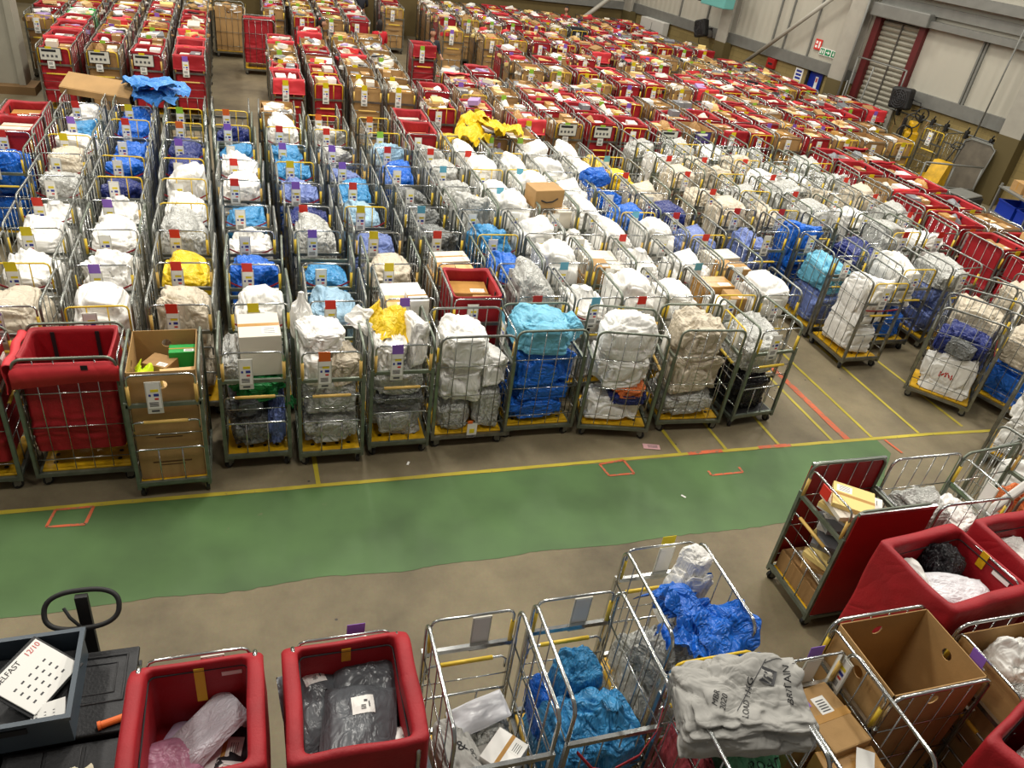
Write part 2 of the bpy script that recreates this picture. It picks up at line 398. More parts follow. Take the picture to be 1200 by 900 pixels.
# blue door
b = MB(); b.use(bluedoor); W(b, 6.5, 7.12, -0.16, -0.08, 0, 1.78)
d = wput(b, 'door_1'); tag(d, 'blue personnel door in the ochre wall', 'door', kind='structure')
b = MB(); b.use(paper); W(b, 6.72, 6.84, -0.08, -0.07, 1.25, 1.62); b.use(inkred); W(b, 6.75, 6.81, -0.07, -0.065, 1.45, 1.58); wput(b, 'door_notice', d)
b = MB(); b.use(blackfab); W(b, 6.45, 6.5, -0.1, 0.03, 0, 1.82); W(b, 7.12, 7.17, -0.1, 0.03, 0, 1.82); W(b, 6.5, 7.12, -0.1, 0.03, 1.78, 1.84); wput(b, 'door_frame', d)
b = MB(); b.use(chrome); b.tube([(6.56, -0.08, 0.95), (6.56, 0.0, 0.95), (6.66, 0.0, 0.95)], 0.012); wput(b, 'door_handle', d)
# dark back of the doorway so no light leaks
b = MB(); b.use(mat('dark_void', (40, 38, 34), 0.9)); W(b, 6.3, 7.3, -0.5, -0.3, 0, 2.1); W(b, 3.4, 5.2, -0.5, -0.3, 0, 4.0); wput(b, 'wall_backing', wall_r)
# back wall
CORN = WT @ Vector((17.4, 0, 0))
b = MB(); b.use(ochre2); b.box(-16, CORN.x+0.3, CORN.y, CORN.y+0.3, 0, 1.8)
b.use(steelgrey); b.box(-16, CORN.x+0.2, CORN.y-0.1, CORN.y, 1.8, 2.1)
b.use(clad); b.box(-16, CORN.x+0.3, CORN.y+0.02, CORN.y+0.3, 2.1, 8)
o = b.build('wall_back'); tag(o, 'dim ochre back wall of the hall', 'wall', kind='structure')
b = MB(); b.use(steellt)
b.tube([(12.0, CORN.y-0.6, 0.4), (15.4, CORN.y-0.6, 3.2)], 0.09); o = b.build('trim_7'); tag(o, 'diagonal steel brace at the dim back wall', 'brace', kind='structure')
# left pier
b = MB(); b.use(mat('grey_white_board', (158, 154, 138), 0.55, var=0.06)); b.box(-8.5, -5.32, 22.0, 22.4, 0.18, 7)
b.box(-5.36, -5.22, 21.9, 22.5, 0.18, 7)
b.use(mat('brown_plinth', (120, 92, 56), 0.8)); b.box(-8.5, -5.0, 21.7, 22.4, 0, 0.18)
o = b.build('wall_left'); tag(o, 'off-white panelled partition at the upper left', 'wall', kind='structure')
b = MB(); b.use(paper); b.box(-6.0, -5.62, 21.97, 22.0, 1.5, 2.3); b.use(inkblack); b.box(-5.9, -5.84, 21.965, 21.97, 2.1, 2.16); b.build('wall_notice', o)
# ------------------------------------------------------------------ things on the right wall
def wthing(name, label, cat, s, y, z):
    o = bpy.data.objects.new(name, None); COL.objects.link(o); o.matrix_world = WT @ Matrix.Translation((s, y, z))
    tag(o, label, cat); return o
def text_mesh(txt, size, font_scale=1.0):
    c = bpy.data.curves.new('lettering', 'FONT'); c.body = txt; c.size = size; c.align_x = 'CENTER'; c.align_y = 'CENTER'
    o = bpy.data.objects.new('lettering', c); COL.objects.link(o)
    dg = bpy.context.evaluated_depsgraph_get(); me = bpy.data.meshes.new_from_object(o.evaluated_get(dg))
    bpy.data.objects.remove(o); return me
b = MB(); b.use(inkred); W(b, -0.14, 0.14, 0, 0.02, -0.16, 0.16)
b.use(paper); W(b, -0.09, -0.03, 0.02, 0.024, -0.1, 0.1); W(b, 0.02, 0.1, 0.02, 0.024, 0.02, 0.1); W(b, 0.02, 0.1, 0.02, 0.024, -0.1, -0.03)
t = wthing('fire_sign', 'small red fire sign on the white cladding, beside the exit sign', 'sign', 7.10, 0.0, 2.57); b.build('sign_face', t)
b = MB(); b.use(paper); W(b, -0.34, 0.34, 0, 0.02, -0.11, 0.11); b.use(mat('sign_green', (20, 130, 80), 0.5))
W(b, 0.14, 0.32, 0.02, 0.024, -0.09, 0.09); W(b, -0.12, 0.1, 0.02, 0.024, -0.09, 0.09); W(b, -0.32, -0.16, 0.02, 0.024, -0.09, 0.09)
b.use(paper)
for s_ in (0.28, 0.2): W(b, s_-0.02, s_+0.02, 0.024, 0.027, -0.06, 0.05)
b.add([(-0.10, 0.027, 0.0), (-0.02, 0.027, 0.06), (-0.02, 0.027, -0.06)], [(0, 1, 2)]); W(b, -0.02, 0.06, 0.024, 0.027, -0.015, 0.015)
b.cyl((-0.24, 0.025, 0.05), (0, 1, 0), 0.018, 0.004); W(b, -0.27, -0.22, 0.024, 0.027, -0.05, 0.025)
t = wthing('exit_sign', 'green and white running-man exit sign on the white cladding', 'sign', 6.62, 0.0, 2.41); b.build('sign_face', t)
b = MB(); b.use(paper); W(b, -0.17, 0.17, 0, 0.02, -0.38, 0.34); b.use(inkblue)
for i in range(3): W(b, -0.12, 0.12, 0.02, 0.024, 0.22-i*0.11, 0.29-i*0.11)
b.use(tk['yellow']); W(b, -0.13, 0.13, 0.02, 0.024, -0.16, -0.04); b.use(inkred); W(b, -0.12, 0.12, 0.02, 0.024, -0.25, -0.19); W(b, -0.12, 0.12, 0.02, 0.024, -0.34, -0.29)
t = wthing('safety_notice', 'tall safety notice of blue, yellow and red panels beside the blue door', 'sign', 7.52, 0.004, 1.38); b.build('notice_face', t)
b = MB(); b.use(mat('red_box_paint', (150, 24, 22), 0.4)); W(b, -0.18, 0.18, 0, 0.14, -0.16, 0.16, 0.01); b.use(inkblack); W(b, -0.1, 0.1, 0.14, 0.145, -0.05, 0.02)
t = wthing('alarm_box', 'small dark red box on the ochre wall under the diagonal brace', 'box', 8.78, 0.004, 1.6); b.build('box_body', t)
# black fan heaters
def fan(label, s, y, z, sx, sz, tilt=0):
    t = wthing('wall_fan', label, 'fan', s, y, z)
    b = MB(); b.use(blackrub); b.box(-sx, sx, 0, 0.28, -sz, sz, Matrix.Rotation(tilt, 4, 'Y'), 0.07); b.build('fan_housing', t)
    b = MB(); b.use(mat('fan_grille', (50, 50, 52), 0.4)) if 'fan_grille' not in MATS else b.use(MATS['fan_grille'])
    for i in range(4): 
        r_ = (0.2+0.22*i)*min(sx, sz); b.tube([(math.cos(a)*r_, 0.29, math.sin(a)*r_) for a in [2*PI*q/20 for q in range(20)]], 0.008, 6, True)
    for q in range(4): a = PI*q/4; b.tube([(math.cos(a)*sx*0.86, 0.29, math.sin(a)*sx*0.86), (-math.cos(a)*sx*0.86, 0.29, -math.sin(a)*sx*0.86)], 0.006, 6)
    b.build('fan_guard', t)
    b = MB(); b.use(blackrub); b.tube([(-sx, 0.1, 0.05), (-sx-0.3, 0.1, 0.02), (-sx-0.35, 0.1, -0.2), (-sx-0.05, 0.02, -0.25)], 0.02); b.tube([(0, 0, 0), (0, -y, 0)], 0.03); b.build('fan_bracket', t)
    b = MB(); b.use(blackrub); b.tube([(sx*0.4, 0.05, -sz), (sx*0.5, 0.0, -sz-0.2), (sx*0.3, -y*0.5, -sz-0.5)], 0.012); b.build('fan_cable', t)
fan('black square fan on the wall beside the roller shutter', 3.1, 0.35, 1.9, 0.33, 0.30, 0.1)
fan('black oval fan on the wall far up right, left of a grey column', 12.1, 0.5, 2.08, 0.28, 0.3, 0.3)
# teal unit
b = MB(); b.use(mat('teal_enamel', (104, 172, 166), 0.4)); W(b, -0.62, 0.62, 0.0, 0.5, -0.25, 0.5, 0.03)
b.use(blackrub); W(b, 0.62, 0.9, 0.05, 0.45, -0.2, 0.45, 0.03)
t = wthing('air_heater', 'teal box heater with black end hanging high on the white cladding', 'heater', 11.25, 0.7, 3.2); b.build('heater_body', t)
b = MB(); b.use(steelgrey)
for s_ in (-0.45, 0.45): b.tube([(s_, 0.25, 0.5), (s_, 0.25, 1.9), (s_, -0.7, 1.9)], 0.02)
b.build('heater_bracket', t)
b = MB(); b.use(mat('pale_cabinet', (190, 188, 180), 0.5)); W(b, -0.75, 0.75, 0, 0.3, -1.5, 0.3, 0.01)
t = wthing('grey_cabinet', 'pale grey cabinet standing in the far right corner', 'cabinet', 15.3, 0.12, 1.5); b.build('cabinet_body', t)
b = MB(); b.use(steelgrey); W(b, -0.01, 0.01, 0.3, 0.31, -1.4, 0.2); b.build('cabinet_seam', t)
# hose rail with nozzles
t = wthing('hose_rail', 'steel rail with hanging hose reels along the ochre wall', 'rail', 1.7, 0.0, 1.48)
b = MB(); b.use(steelgrey); b.tube([(1.9, 0.16, 0), (-1.8, 0.16, 0)], 0.022)
for s_ in (1.7, 0.4, -0.9, -1.7): b.tube([(s_, 0, 0), (s_, 0.16, 0)], 0.015)
b.build('rail_tube', t)
for i, s_ in enumerate((1.55, 0.75, 0.35, -0.1, -0.75, -1.5)):
    b = MB(); b.use(blackrub); b.box(s_-0.05, s_+0.05, 0.1, 0.24, -0.12, 0.1, None, 0.02); b.tube([(s_, 0.2, 0.1), (s_-0.05, 0.24, 0.2)], 0.02); b.build('hose_clamp', t)
for i, (s_, ln) in enumerate(((1.5, 0.9), (1.0, 0.55), (0.5, 0.5), (0.1, 0.7))):
    b = MB(); b.use(blackrub if i % 2 else carddark)
    b.tube([(s_, 0.18, 0), (s_+0.06, 0.2, -ln*0.6), (s_+0.0, 0.2, -ln), (s_-0.16, 0.2, -ln*0.8), (s_-0.2, 0.18, 0)], 0.01, 6); b.build('hose', t)

# ------------------------------------------------------------------ roll cages
HW, HL, HT = 0.335, 0.435, 1.53      # half width, half length, height
def side_panel_mesh(steel, wire, xs):
    b = MB(); b.use(steel); r = 0.09; pts = [(xs, -HL, 0.13), (xs, -HL, HT-r)]
    for k in range(1, 6): a = PI/2*k/6; pts.append((xs, -HL+r-math.cos(a)*r, HT-r+math.sin(a)*r))
    pts.append((xs, -HL+r, HT)); pts.append((xs, HL-r, HT))
    for k in range(1, 6): a = PI/2*k/6; pts.append((xs, HL-r+math.sin(a)*r, HT-r+math.cos(a)*r))
    pts += [(xs, HL, HT-r), (xs, HL, 0.13)]
    b.tube(pts, 0.015, 8)
    b.use(wire)
    for z in (0.34, 0.74, 1.14): b.tube([(xs, -HL, z), (xs, HL, z)], 0.006, 6)
    for q in range(1, 5):
        y = -HL + 2*HL*q/5; b.tube([(xs, y, 0.2), (xs, y, HT)], 0.0055, 6)
    return b.mesh('side_panel')
def gate_mesh(steel, bar, sleeve, y=-HL):
    b = MB(); b.use(steel)
    for sx in (-1, 1): b.box(sx*HW-0.018, sx*HW+0.018, y-0.03, y+0.005, 0.12, 1.20)
    b.box(-HW, HW, y-0.03, y+0.0, 1.14, 1.18); b.box(-HW, HW, y-0.035, y+0.0, 0.17, 0.21)
    b.use(bar)
    b.tube([(-HW, y-0.01, 0.80), (HW, y-0.01, 0.80)], 0.005, 6)
    b.tube([(-HW, y-0.015, 0.60), (-HW+0.06, y-0.015, 0.62), (HW-0.06, y-0.015, 0.62), (HW, y-0.015, 0.60)], 0.011, 6)
    for x in (-0.11, 0.11): b.tube([(x, y-0.012, 0.2), (x, y-0.012, 0.61)], 0.008, 6)
    b.tube([(-0.30, y-0.02, 0.86), (-0.30, y-0.02, 0.95), (-0.27, y-0.035, 0.97), (0.27, y-0.035, 0.97), (0.30, y-0.02, 0.95), (0.30, y-0.02, 0.86)], 0.010, 6)
    return b.mesh('gate')
def handle_sleeve_mesh(sl, y=-HL):
    b = MB(); b.use(sl); b.tube([(-0.2, y-0.035, 0.97), (0.2, y-0.035, 0.97)], 0.017, 8); return b.mesh('handle_grip')
def uframe_mesh(tubem, sl, y=-HL, up_=1.5, hw=0.30, bars=False):
    b = MB(); b.use(tubem); r = 0.05
    pts = [(-hw, y-0.015, 1.12), (-hw, y-0.015, up_-r), (-hw+0.015, y-0.015, up_-0.015), (-hw+r, y-0.015, up_), (hw-r, y-0.015, up_), (hw-0.015, y-0.015, up_-0.015), (hw, y-0.015, up_-r), (hw, y-0.015, 1.12)]
    b.tube(pts, 0.0105, 8)
    if bars:
        for x in (-0.1, 0.1): b.tube([(x, y-0.012, 1.13), (x, y-0.012, up_)], 0.007, 6)
    if sl:
        b.use(sl)
        for sx in (-1, 1): b.tube([(sx*hw, y-0.016, 1.17), (sx*hw, y-0.016, 1.38)], 0.0165, 8)
    return b.mesh('handle_frame')
def plate_mesh(y=-HL):
    b = MB(); yy = y-0.04; b.use(plate); b.box(-0.145, -0.005, yy-0.008, yy+0.004, 1.08, 1.44)
    b.use(paper); b.box(-0.135, -0.015, yy-0.011, yy-0.008, 1.14, 1.43); b.box(-0.135, -0.015, yy+0.004, yy+0.006, 1.14, 1.43)
    b.use(inkyel); b.box(-0.10, -0.03, yy-0.013, yy-0.011, 1.33, 1.36)
    b.use(inkblue); b.box(-0.075, -0.03, yy-0.013, yy-0.011, 1.28, 1.31); b.box(-0.12, -0.10, yy-0.013, yy-0.011, 1.28, 1.305)
    b.use(inkred); b.box(-0.07, -0.035, yy-0.013, yy-0.011, 1.24, 1.26)
    b.use(inkgrey)
    for q in range(4): b.box(-0.12, -0.04, yy-0.013, yy-0.011, 1.165+q*0.014, 1.171+q*0.014)
    b.box(-0.11, -0.04, yy-0.010, yy-0.008, 1.10, 1.12)
    return b.mesh('label_plate')
def ticket_mesh(m, y=-HL):
    b = MB(); b.use(m); yy = y-0.056
    b.add([(-0.135, yy, 1.42), (-0.015, yy, 1.42), (-0.02, yy-0.01, 1.54), (-0.14, yy-0.01, 1.54),
           (-0.135, yy-0.003, 1.42), (-0.015, yy-0.003, 1.42), (-0.02, yy-0.013, 1.54), (-0.14, yy-0.013, 1.54)],
          [(0, 1, 2, 3), (4, 7, 6, 5), (0, 4, 5, 1), (1, 5, 6, 2), (2, 6, 7, 3), (3, 7, 4, 0)])
    b.use(paper); b.box(-0.13, -0.02, yy-0.002, yy+0.004, 1.36, 1.42)
    return b.mesh('ticket')
def base_mesh(steel):
    b = MB(); b.use(steel)
    b.box(-HW, HW, -HL, -HL+0.04, 0.13, 0.17); b.box(-HW, HW, HL-0.04, HL, 0.13, 0.17)
    for sx in (-1, 1): b.box(sx*HW-0.02, sx*HW+0.02, -HL, HL, 0.13, 0.17)
    b.box(-HW, HW, -0.02, 0.02, 0.14, 0.16)
    for sx in (-1, 1):
        for sy in (-1, 1): b.box(sx*(HW-0.03)-0.045, sx*(HW-0.03)+0.045, sy*(HL-0.05)-0.05, sy*(HL-0.05)+0.05, 0.118, 0.132)
    return b.mesh('base_frame')
def deck_mesh(m):
    b = MB(); b.use(m); b.box(-HW+0.02, HW-0.02, -HL+0.015, HL-0.03, 0.17, 0.195, None, 0.006)
    b.use(blackrub)
    for x in (-0.2, -0.07, 0.07, 0.2):
        for y in (-0.3, 0.3): b.cyl((x, y, 0.1965), (0, 0, 1), 0.022, 0.003, 12)
    return b.mesh('deck')
def castor_mesh():
    b = MB(); b.use(galv); b.cyl((0, 0, 0.112), (0, 0, 1), 0.028, 0.012, 12)
    for sx in (-1, 1): b.box(sx*0.022-0.003, sx*0.022+0.003, -0.035, 0.03, 0.045, 0.108)
    b.use(blackrub); b.cyl((0, -0.012, 0.05), (1, 0, 0), 0.05, 0.034, 18); b.use(galv); b.cyl((0, -0.012, 0.05), (1, 0, 0), 0.018, 0.048, 10)
    return b.mesh('castor')
def rear_mesh(steel, wire):
    b = MB(); y = HL; b.use(steel); b.box(-HW, HW, y-0.01, y+0.02, 1.11, 1.15)
    for sx in (-1, 1): b.box(sx*HW-0.016, sx*HW+0.016, y-0.0, y+0.03, 0.12, 1.17)
    b.use(wire)
    for z in (0.4, 0.75): b.tube([(-HW, y+0.01, z), (HW, y+0.01, z)], 0.006, 6)
    for x in (-0.2, -0.07, 0.07, 0.2): b.tube([(x, y+0.01, 0.17), (x, y+0.01, 1.12)], 0.006, 6)
    return b.mesh('rear_rack')
def strap_mesh(m, sag=0.13, z0=1.28, y=-HL+0.01):
    b = MB(); b.use(m); pts = []
    for q in range(13):
        t = q/12; x = -HW+2*HW*t; z = z0 - sag*4*t*(1-t); pts.append((x, z))
    vs = []; fs = []
    for (x, z) in pts: vs += [(x, y-0.003, z-0.011), (x, y-0.003, z+0.011), (x, y+0.001, z+0.011), (x, y+0.001, z-0.011)]
    for q in range(12):
        a = q*4; c = a+4
        for j in range(4): fs.append((a+j, a+(j+1) % 4, c+(j+1) % 4, c+j))
    b.add(vs, fs)
    b.use(blackfab); b.box(-0.09, -0.05, y-0.006, y, z0-sag*0.95-0.22, z0-sag*0.9); b.box(0.08, 0.12, y-0.006, y, z0-sag*0.9-0.2, z0-sag*0.85)
    return b.mesh('strap')
P = {'side': {}, 'gate': {}, 'grip': {}, 'uf': {}, 'base': {}, 'deck': {}, 'rear': {}}
for kx, st in (('g', galv), ('n', greenst), ('c', chrome)):
    P['side'][kx] = [side_panel_mesh(st, chrome if kx != 'g' else galv, sx*HW) for sx in (-1, 1)]
    P['gate'][kx] = gate_mesh(st, chrome if kx != 'g' else galv, None); P['base'][kx] = base_mesh(st); P['rear'][kx] = rear_mesh(st, galv)
P['uf'] = {'y': uframe_mesh(yelpaint, None, bars=True), 's': uframe_mesh(chrome, yelsleeve), 'o': uframe_mesh(chrome, oransleeve)}
P['grip'] = {'y': handle_sleeve_mesh(yelsleeve), 'o': handle_sleeve_mesh(oransleeve), 's': handle_sleeve_mesh(yelsleeve)}
P['deck'] = {'y': deck_mesh(yelplast), 'w': deck_mesh(carddark), 'k': deck_mesh(blackrub)}
P['castor'] = castor_mesh(); P['plate'] = plate_mesh(); P['tick'] = {k: ticket_mesh(v) for k, v in tk.items()}
P['strap'] = strap_mesh(redstrap); P['strap2'] = strap_mesh(redstrap, 0.03, 1.05)
def cage(x, y, rz=0.0, st='g', uf='s', deck='y', ticket=None, strap=0, label=None, group=None, plt=True, name='roll_cage', rear=True):
    r = empty(name, (x, y, 0), rz); tag(r, label, 'roll cage', group)
    put('base_frame', P['base'][st], r); put('deck', P['deck'][deck], r)
    put('side_panel', P['side'][st][0], r); put('side_panel', P['side'][st][1], r)
    gt = put('gate', P['gate'][st], r); g_ = put('handle_grip', P['grip'][uf], gt); g_['label'] = 'yellow handle grip'
    u = put('handle_frame', P['uf'][uf], r)
    if uf == 'y': u['label'] = 'yellow painted handle frame'
    if rear: put('rear_rack', P['rear'][st], r)
    if plt:
        pl = put('label_plate', P['plate'], r)
        if ticket: tkk = put('ticket', P['tick'][ticket], pl); tkk['label'] = ticket + ' ticket'
    if strap == 1: put('strap', P['strap'], r)
    if strap == 2: put('strap', P['strap2'], r)
    for sx in (-1, 1):
        for sy in (-1, 1):
            c = put('castor', P['castor'], r, (sx*(HW-0.03), sy*(HL-0.05), 0), random.uniform(-1, 1) if abs(x) < 99 else 0)
    return r

# ------------------------------------------------------------------ sacks
def ridged(p, o=4):
    a = 0; amp = 1; tot = 0
    for i in range(o):
        a += amp*(1-abs(noise.noise(p))*2); tot += amp; amp *= 0.5; p = p*2.1+Vector((3.1, 1.7, 9.2))
    return a/tot
def sack_mesh(seed, boxy=0.55, wr=0.06, neck=0, folds=0.03, sub=6, lump=0.14):
    """unit sack: half extents about 1 in x and y, base at z=0, top about z=1"""
    bm = bmesh.new(); bmesh.ops.create_icosphere(bm, subdivisions=sub, radius=1.0); off = Vector((seed*7.3, seed*3.1, seed*5.7))
    rn = random.Random(seed); tx, ty = rn.uniform(-0.25, 0.25), rn.uniform(-0.25, 0.25)
    axes = [Vector((rn.uniform(-1, 1), rn.uniform(-1, 1), rn.uniform(-0.6, 0.6))).normalized() for _ in range(3)]
    for v in bm.verts:
        n = v.co.normalized(); e = boxy
        p = Vector([math.copysign(abs(c)**e, c) for c in n])
        L = (abs(p.x)**2.6+abs(p.y)**2.6+abs(p.z)**2.6)**(1/2.6); p = p/L
        q = n*1.0+off; wq = Vector((noise.noise(q*1.7), noise.noise(q*1.7+Vector((7, 0, 0))), noise.noise(q*1.7+Vector((0, 7, 0)))))*0.55
        d = lump*1.3*noise.noise(q*1.2) + lump*0.6*noise.noise(q*2.3)
        for k, ax in enumerate(axes):
            u = (n+wq).dot(ax)*(3.2+1.3*k)+seed
            cr = 1-abs(math.sin(u)); mask = max(0, noise.noise(q*1.9+Vector((k*11, 0, 0)))+0.15)
            d -= wr*2.2*(cr**4)*mask
        qq = q*1.6+wq; qq.z *= 1.7
        d += wr*0.9*(ridged(qq, 2)-0.5) + wr*0.22*(ridged(q*5+wq*2, 2)-0.5)
        th = math.atan2(n.y, n.x)
        if folds: d += folds*math.sin(th*(9+seed % 4)+4*noise.noise(q*2))*max(0, n.z)**1.2
        p = p*(1+d)
        if n.z > 0: p.z *= 1+tx*p.x+ty*p.y
        if n.z < -0.2: p.x *= 1.06; p.y *= 1.06
        if neck and n.z > 0.80:
            t = min(1, (n.z-0.80)/0.2)
            hgt = 1.0 + t**1.5*neck
            wdt = 0.13+0.12*max(0, (t-0.6)/0.4)
            f = (1-t)**0.7; hh = max(1e-3, math.hypot(n.x, n.y)); ww = wdt*t*(1+0.25*math.sin(th*6))
            p = Vector((p.x*f+n.x/hh*ww, p.y*f+n.y/hh*ww, p.z*(1-t)+hgt*t))
        for ax in (0, 1):
            c_ = abs(p[ax])
            if c_ > 0.88: p[ax] = math.copysign(0.88+0.12*math.tanh((c_-0.88)/0.25), p[ax])
        p.z = (p.z+0.82)/1.8
        if p.z < 0: p.z = p.z*0.02
        v.co = p
    me = bpy.data.meshes.new('sack'); bm.to_mesh(me); bm.free()
    for f in me.polygons: f.use_smooth = True
    me.materials.append(SKM['W']); return me
SACKS = [sack_mesh(1, 0.6, 0.07), sack_mesh(2, 0.5, 0.10, lump=0.2), sack_mesh(3, 0.6, 0.12, folds=0.06, lump=0.24), sack_mesh(4, 0.5, 0.09, lump=0.3), sack_mesh(5, 0.6, 0.17, lump=0.28)]
NECKS = [sack_mesh(11, 0.7, 0.06, 0.55, 0.07), sack_mesh(12, 0.65, 0.09, 0.35, 0.09)]
CRUMP = [sack_mesh(21, 0.8, 0.42, 0, 0.12, lump=0.45), sack_mesh(22, 0.8, 0.5, 0, 0.10, lump=0.5)]
TINT = {}
def tinted(me, m):
    k = (me.name, m.name)
    if k not in TINT:
        c = me.copy(); c.materials[0] = m; TINT[k] = c
    return TINT[k]
def sack(key, x, y, z, hx, hy, h, rz=0.0, me=None, label=None, group=None, name='mail_sack', tilt=(0, 0)):
    me = me or random.choice(SACKS)
    o = bpy.data.objects.new(name, tinted(me, SKM[key])); COL.objects.link(o)
    o.location = (x, y, z); o.rotation_euler = (tilt[0], tilt[1], rz); o.scale = (hx, hy, h)
    tag(o, label, 'sack', group); return o

# ------------------------------------------------------------------ liners, cardboard sleeves, parcels
def rring(a, b_, r, z, n=10):
    pts = []
    for cx, cy, a0 in ((a-r, b_-r, 0), (-a+r, b_-r, PI/2), (-a+r, -b_+r, PI), (a-r, -b_+r, 3*PI/2)):
        for q in range(n+1): t = a0+PI/2*q/n; pts.append((cx+r*math.cos(t), cy+r*math.sin(t), z))
    out = []
    for i in range(len(pts)):
        p = Vector(pts[i]); q_ = Vector(pts[(i+1) % len(pts)]); L = (q_-p).length; out.append(p)
        if L > 0.12:
            m_ = 12
            for j in range(1, m_): out.append(p+(q_-p)*j/m_)
    return out
def liner_mesh(seed, m=None, z0=0.34, z1=1.5, floor_z=0.45, a=0.305, b_=0.40, gather=True, droop=0.0, straps=True, rim=0.018):
    m = m or redfab; mb = MB(); mb.use(m); off = Vector((seed*5.1, seed*2.3, 0)); rows = []
    def disp(p, k, s=1.0):
        c = Vector((p.x, p.y, 0)).normalized(); q = Vector((p.x*3, p.y*3, p.z*2.2))+off
        d = 0.014*noise.noise(q)*s
        if gather and 0.42 < p.z < 0.98: d += (0.034*ridged(Vector((p.x*1.7+p.y*1.7, 0.6*noise.noise(q), p.z*11+1.5*noise.noise(q*0.7)))+off, 2)-0.012)*s*math.sin(PI*(p.z-0.42)/0.56)
        zz = p.z + (0.02*noise.noise(q*0.8+Vector((5, 5, 5))) - droop*max(0, noise.noise(q*0.9))) * max(0, (p.z-1.2)/0.3)
        return Vector((p.x+c.x*d, p.y+c.y*d, zz))
    nz = 54
    for i in range(nz+1): z = z0+(z1-z0)*i/nz; rows.append([disp(p, 0) for p in rring(a, b_, 0.05, z)])
    for q in range(1, 5):
        t = PI*q/4*1.0; rr = rim; rows.append([disp(p, 0, 1) + Vector((0, 0, 0)) for p in rring(a+rr*0.8-rr*2.4*q/4, b_+rr*0.8-rr*2.4*q/4, 0.05, z1+rr*math.sin(t))])
    nin = 16
    for i in range(nin+1): z = z1-(z1-floor_z)*i/nin; rows.append([disp(p, 0, 0.8) for p in rring(a-0.03, b_-0.03, 0.05, z)])
    n = len(rows[0]); vs = [p for r_ in rows for p in r_]; fs = []
    for i in range(len(rows)-1):
        for j in range(n): fs.append((i*n+j, i*n+(j+1) % n, (i+1)*n+(j+1) % n, (i+1)*n+j))
    cv = len(vs); vs = vs + [Vector((0, 0, floor_z))]
    for j in range(n): fs.append(((len(rows)-1)*n+j, (len(rows)-1)*n+(j+1) % n, cv))
    mb.add(vs, fs, True)
    if straps:
        mb.use(blackfab)
        for sx in (-1, 1):
            for y in (-0.2, 0.2):
                mb.box(sx*(a-0.04)-0.004, sx*(a-0.04)+0.004, y-0.018, y+0.018, max(floor_z, z1-0.35), z1-0.03)
    return mb.mesh('liner')
LINER = [liner_mesh(1), liner_mesh(2, droop=0.12), liner_mesh(3, z1=1.42, gather=False)]
LFULL = [liner_mesh(4, floor_z=1.3), liner_mesh(5, floor_z=1.3, droop=0.10, z1=1.47), liner_mesh(6, floor_z=1.3, gather=False, z1=1.53)]
LINER11 = liner_mesh(31, floor_z=1.1, gather=False, z1=1.5)
LGREEN = liner_mesh(7, m=mat('green_fabric', (30, 170, 70), 0.6, crinkle=0.3), floor_z=1.3)
LBLACK = liner_mesh(8, m=mat('black_fabric', (40, 44, 50), 0.6, crinkle=0.3), floor_z=1.3)
def folded_flap_mesh(seed, m=redfab):
    """soft lid folded down over the rim"""
    b = MB(); b.use(m); off = Vector((seed, 0, 0)); nu, nv = 22, 14
    vs = []
    for t in (0, 1):
        for i in range(nu+1):
            for j in range(nv+1):
                u, v = i/nu, j/nv; x = -0.33+0.66*u; s = v*0.42
                y = -0.36-min(s, 0.1)*0.9; z = 1.53 - max(0, s-0.1)*0.95 + 0.02*math.sin(PI*min(1, s/0.1))
                d = 0.02*noise.noise(Vector((x*5, s*6, 0))+off)
                vs.append((x*(1+0.04*v), y-0.012-d+(-0.008 if t else 0), z+d+(0.008 if t else 0)))
    N_ = (nu+1)*(nv+1); fs = []
    for i in range(nu):
        for j in range(nv):
            a = i*(nv+1)+j; fs.append((a, a+1, a+nv+2, a+nv+1)); fs.append((N_+a, N_+a+nv+1, N_+a+nv+2, N_+a+1))
    for i in range(nu):
        for j in (0, nv): a = i*(nv+1)+j; c = a+nv+1; fs.append((a, c, N_+c, N_+a))
    for j in range(nv):
        for i in (0, nu): a = i*(nv+1)+j; fs.append((a, a+1, N_+a+1, N_+a))
    b.add(vs, fs, True); return b.mesh('lid_flap')
redpale = mat('faded_red_fabric', (214, 50, 58), 0.6, 0, 0.15, 3, 0, 10, 0.35, 2.0)
FLAP = [folded_flap_mesh(1, redpale), folded_flap_mesh(5, redfab)]
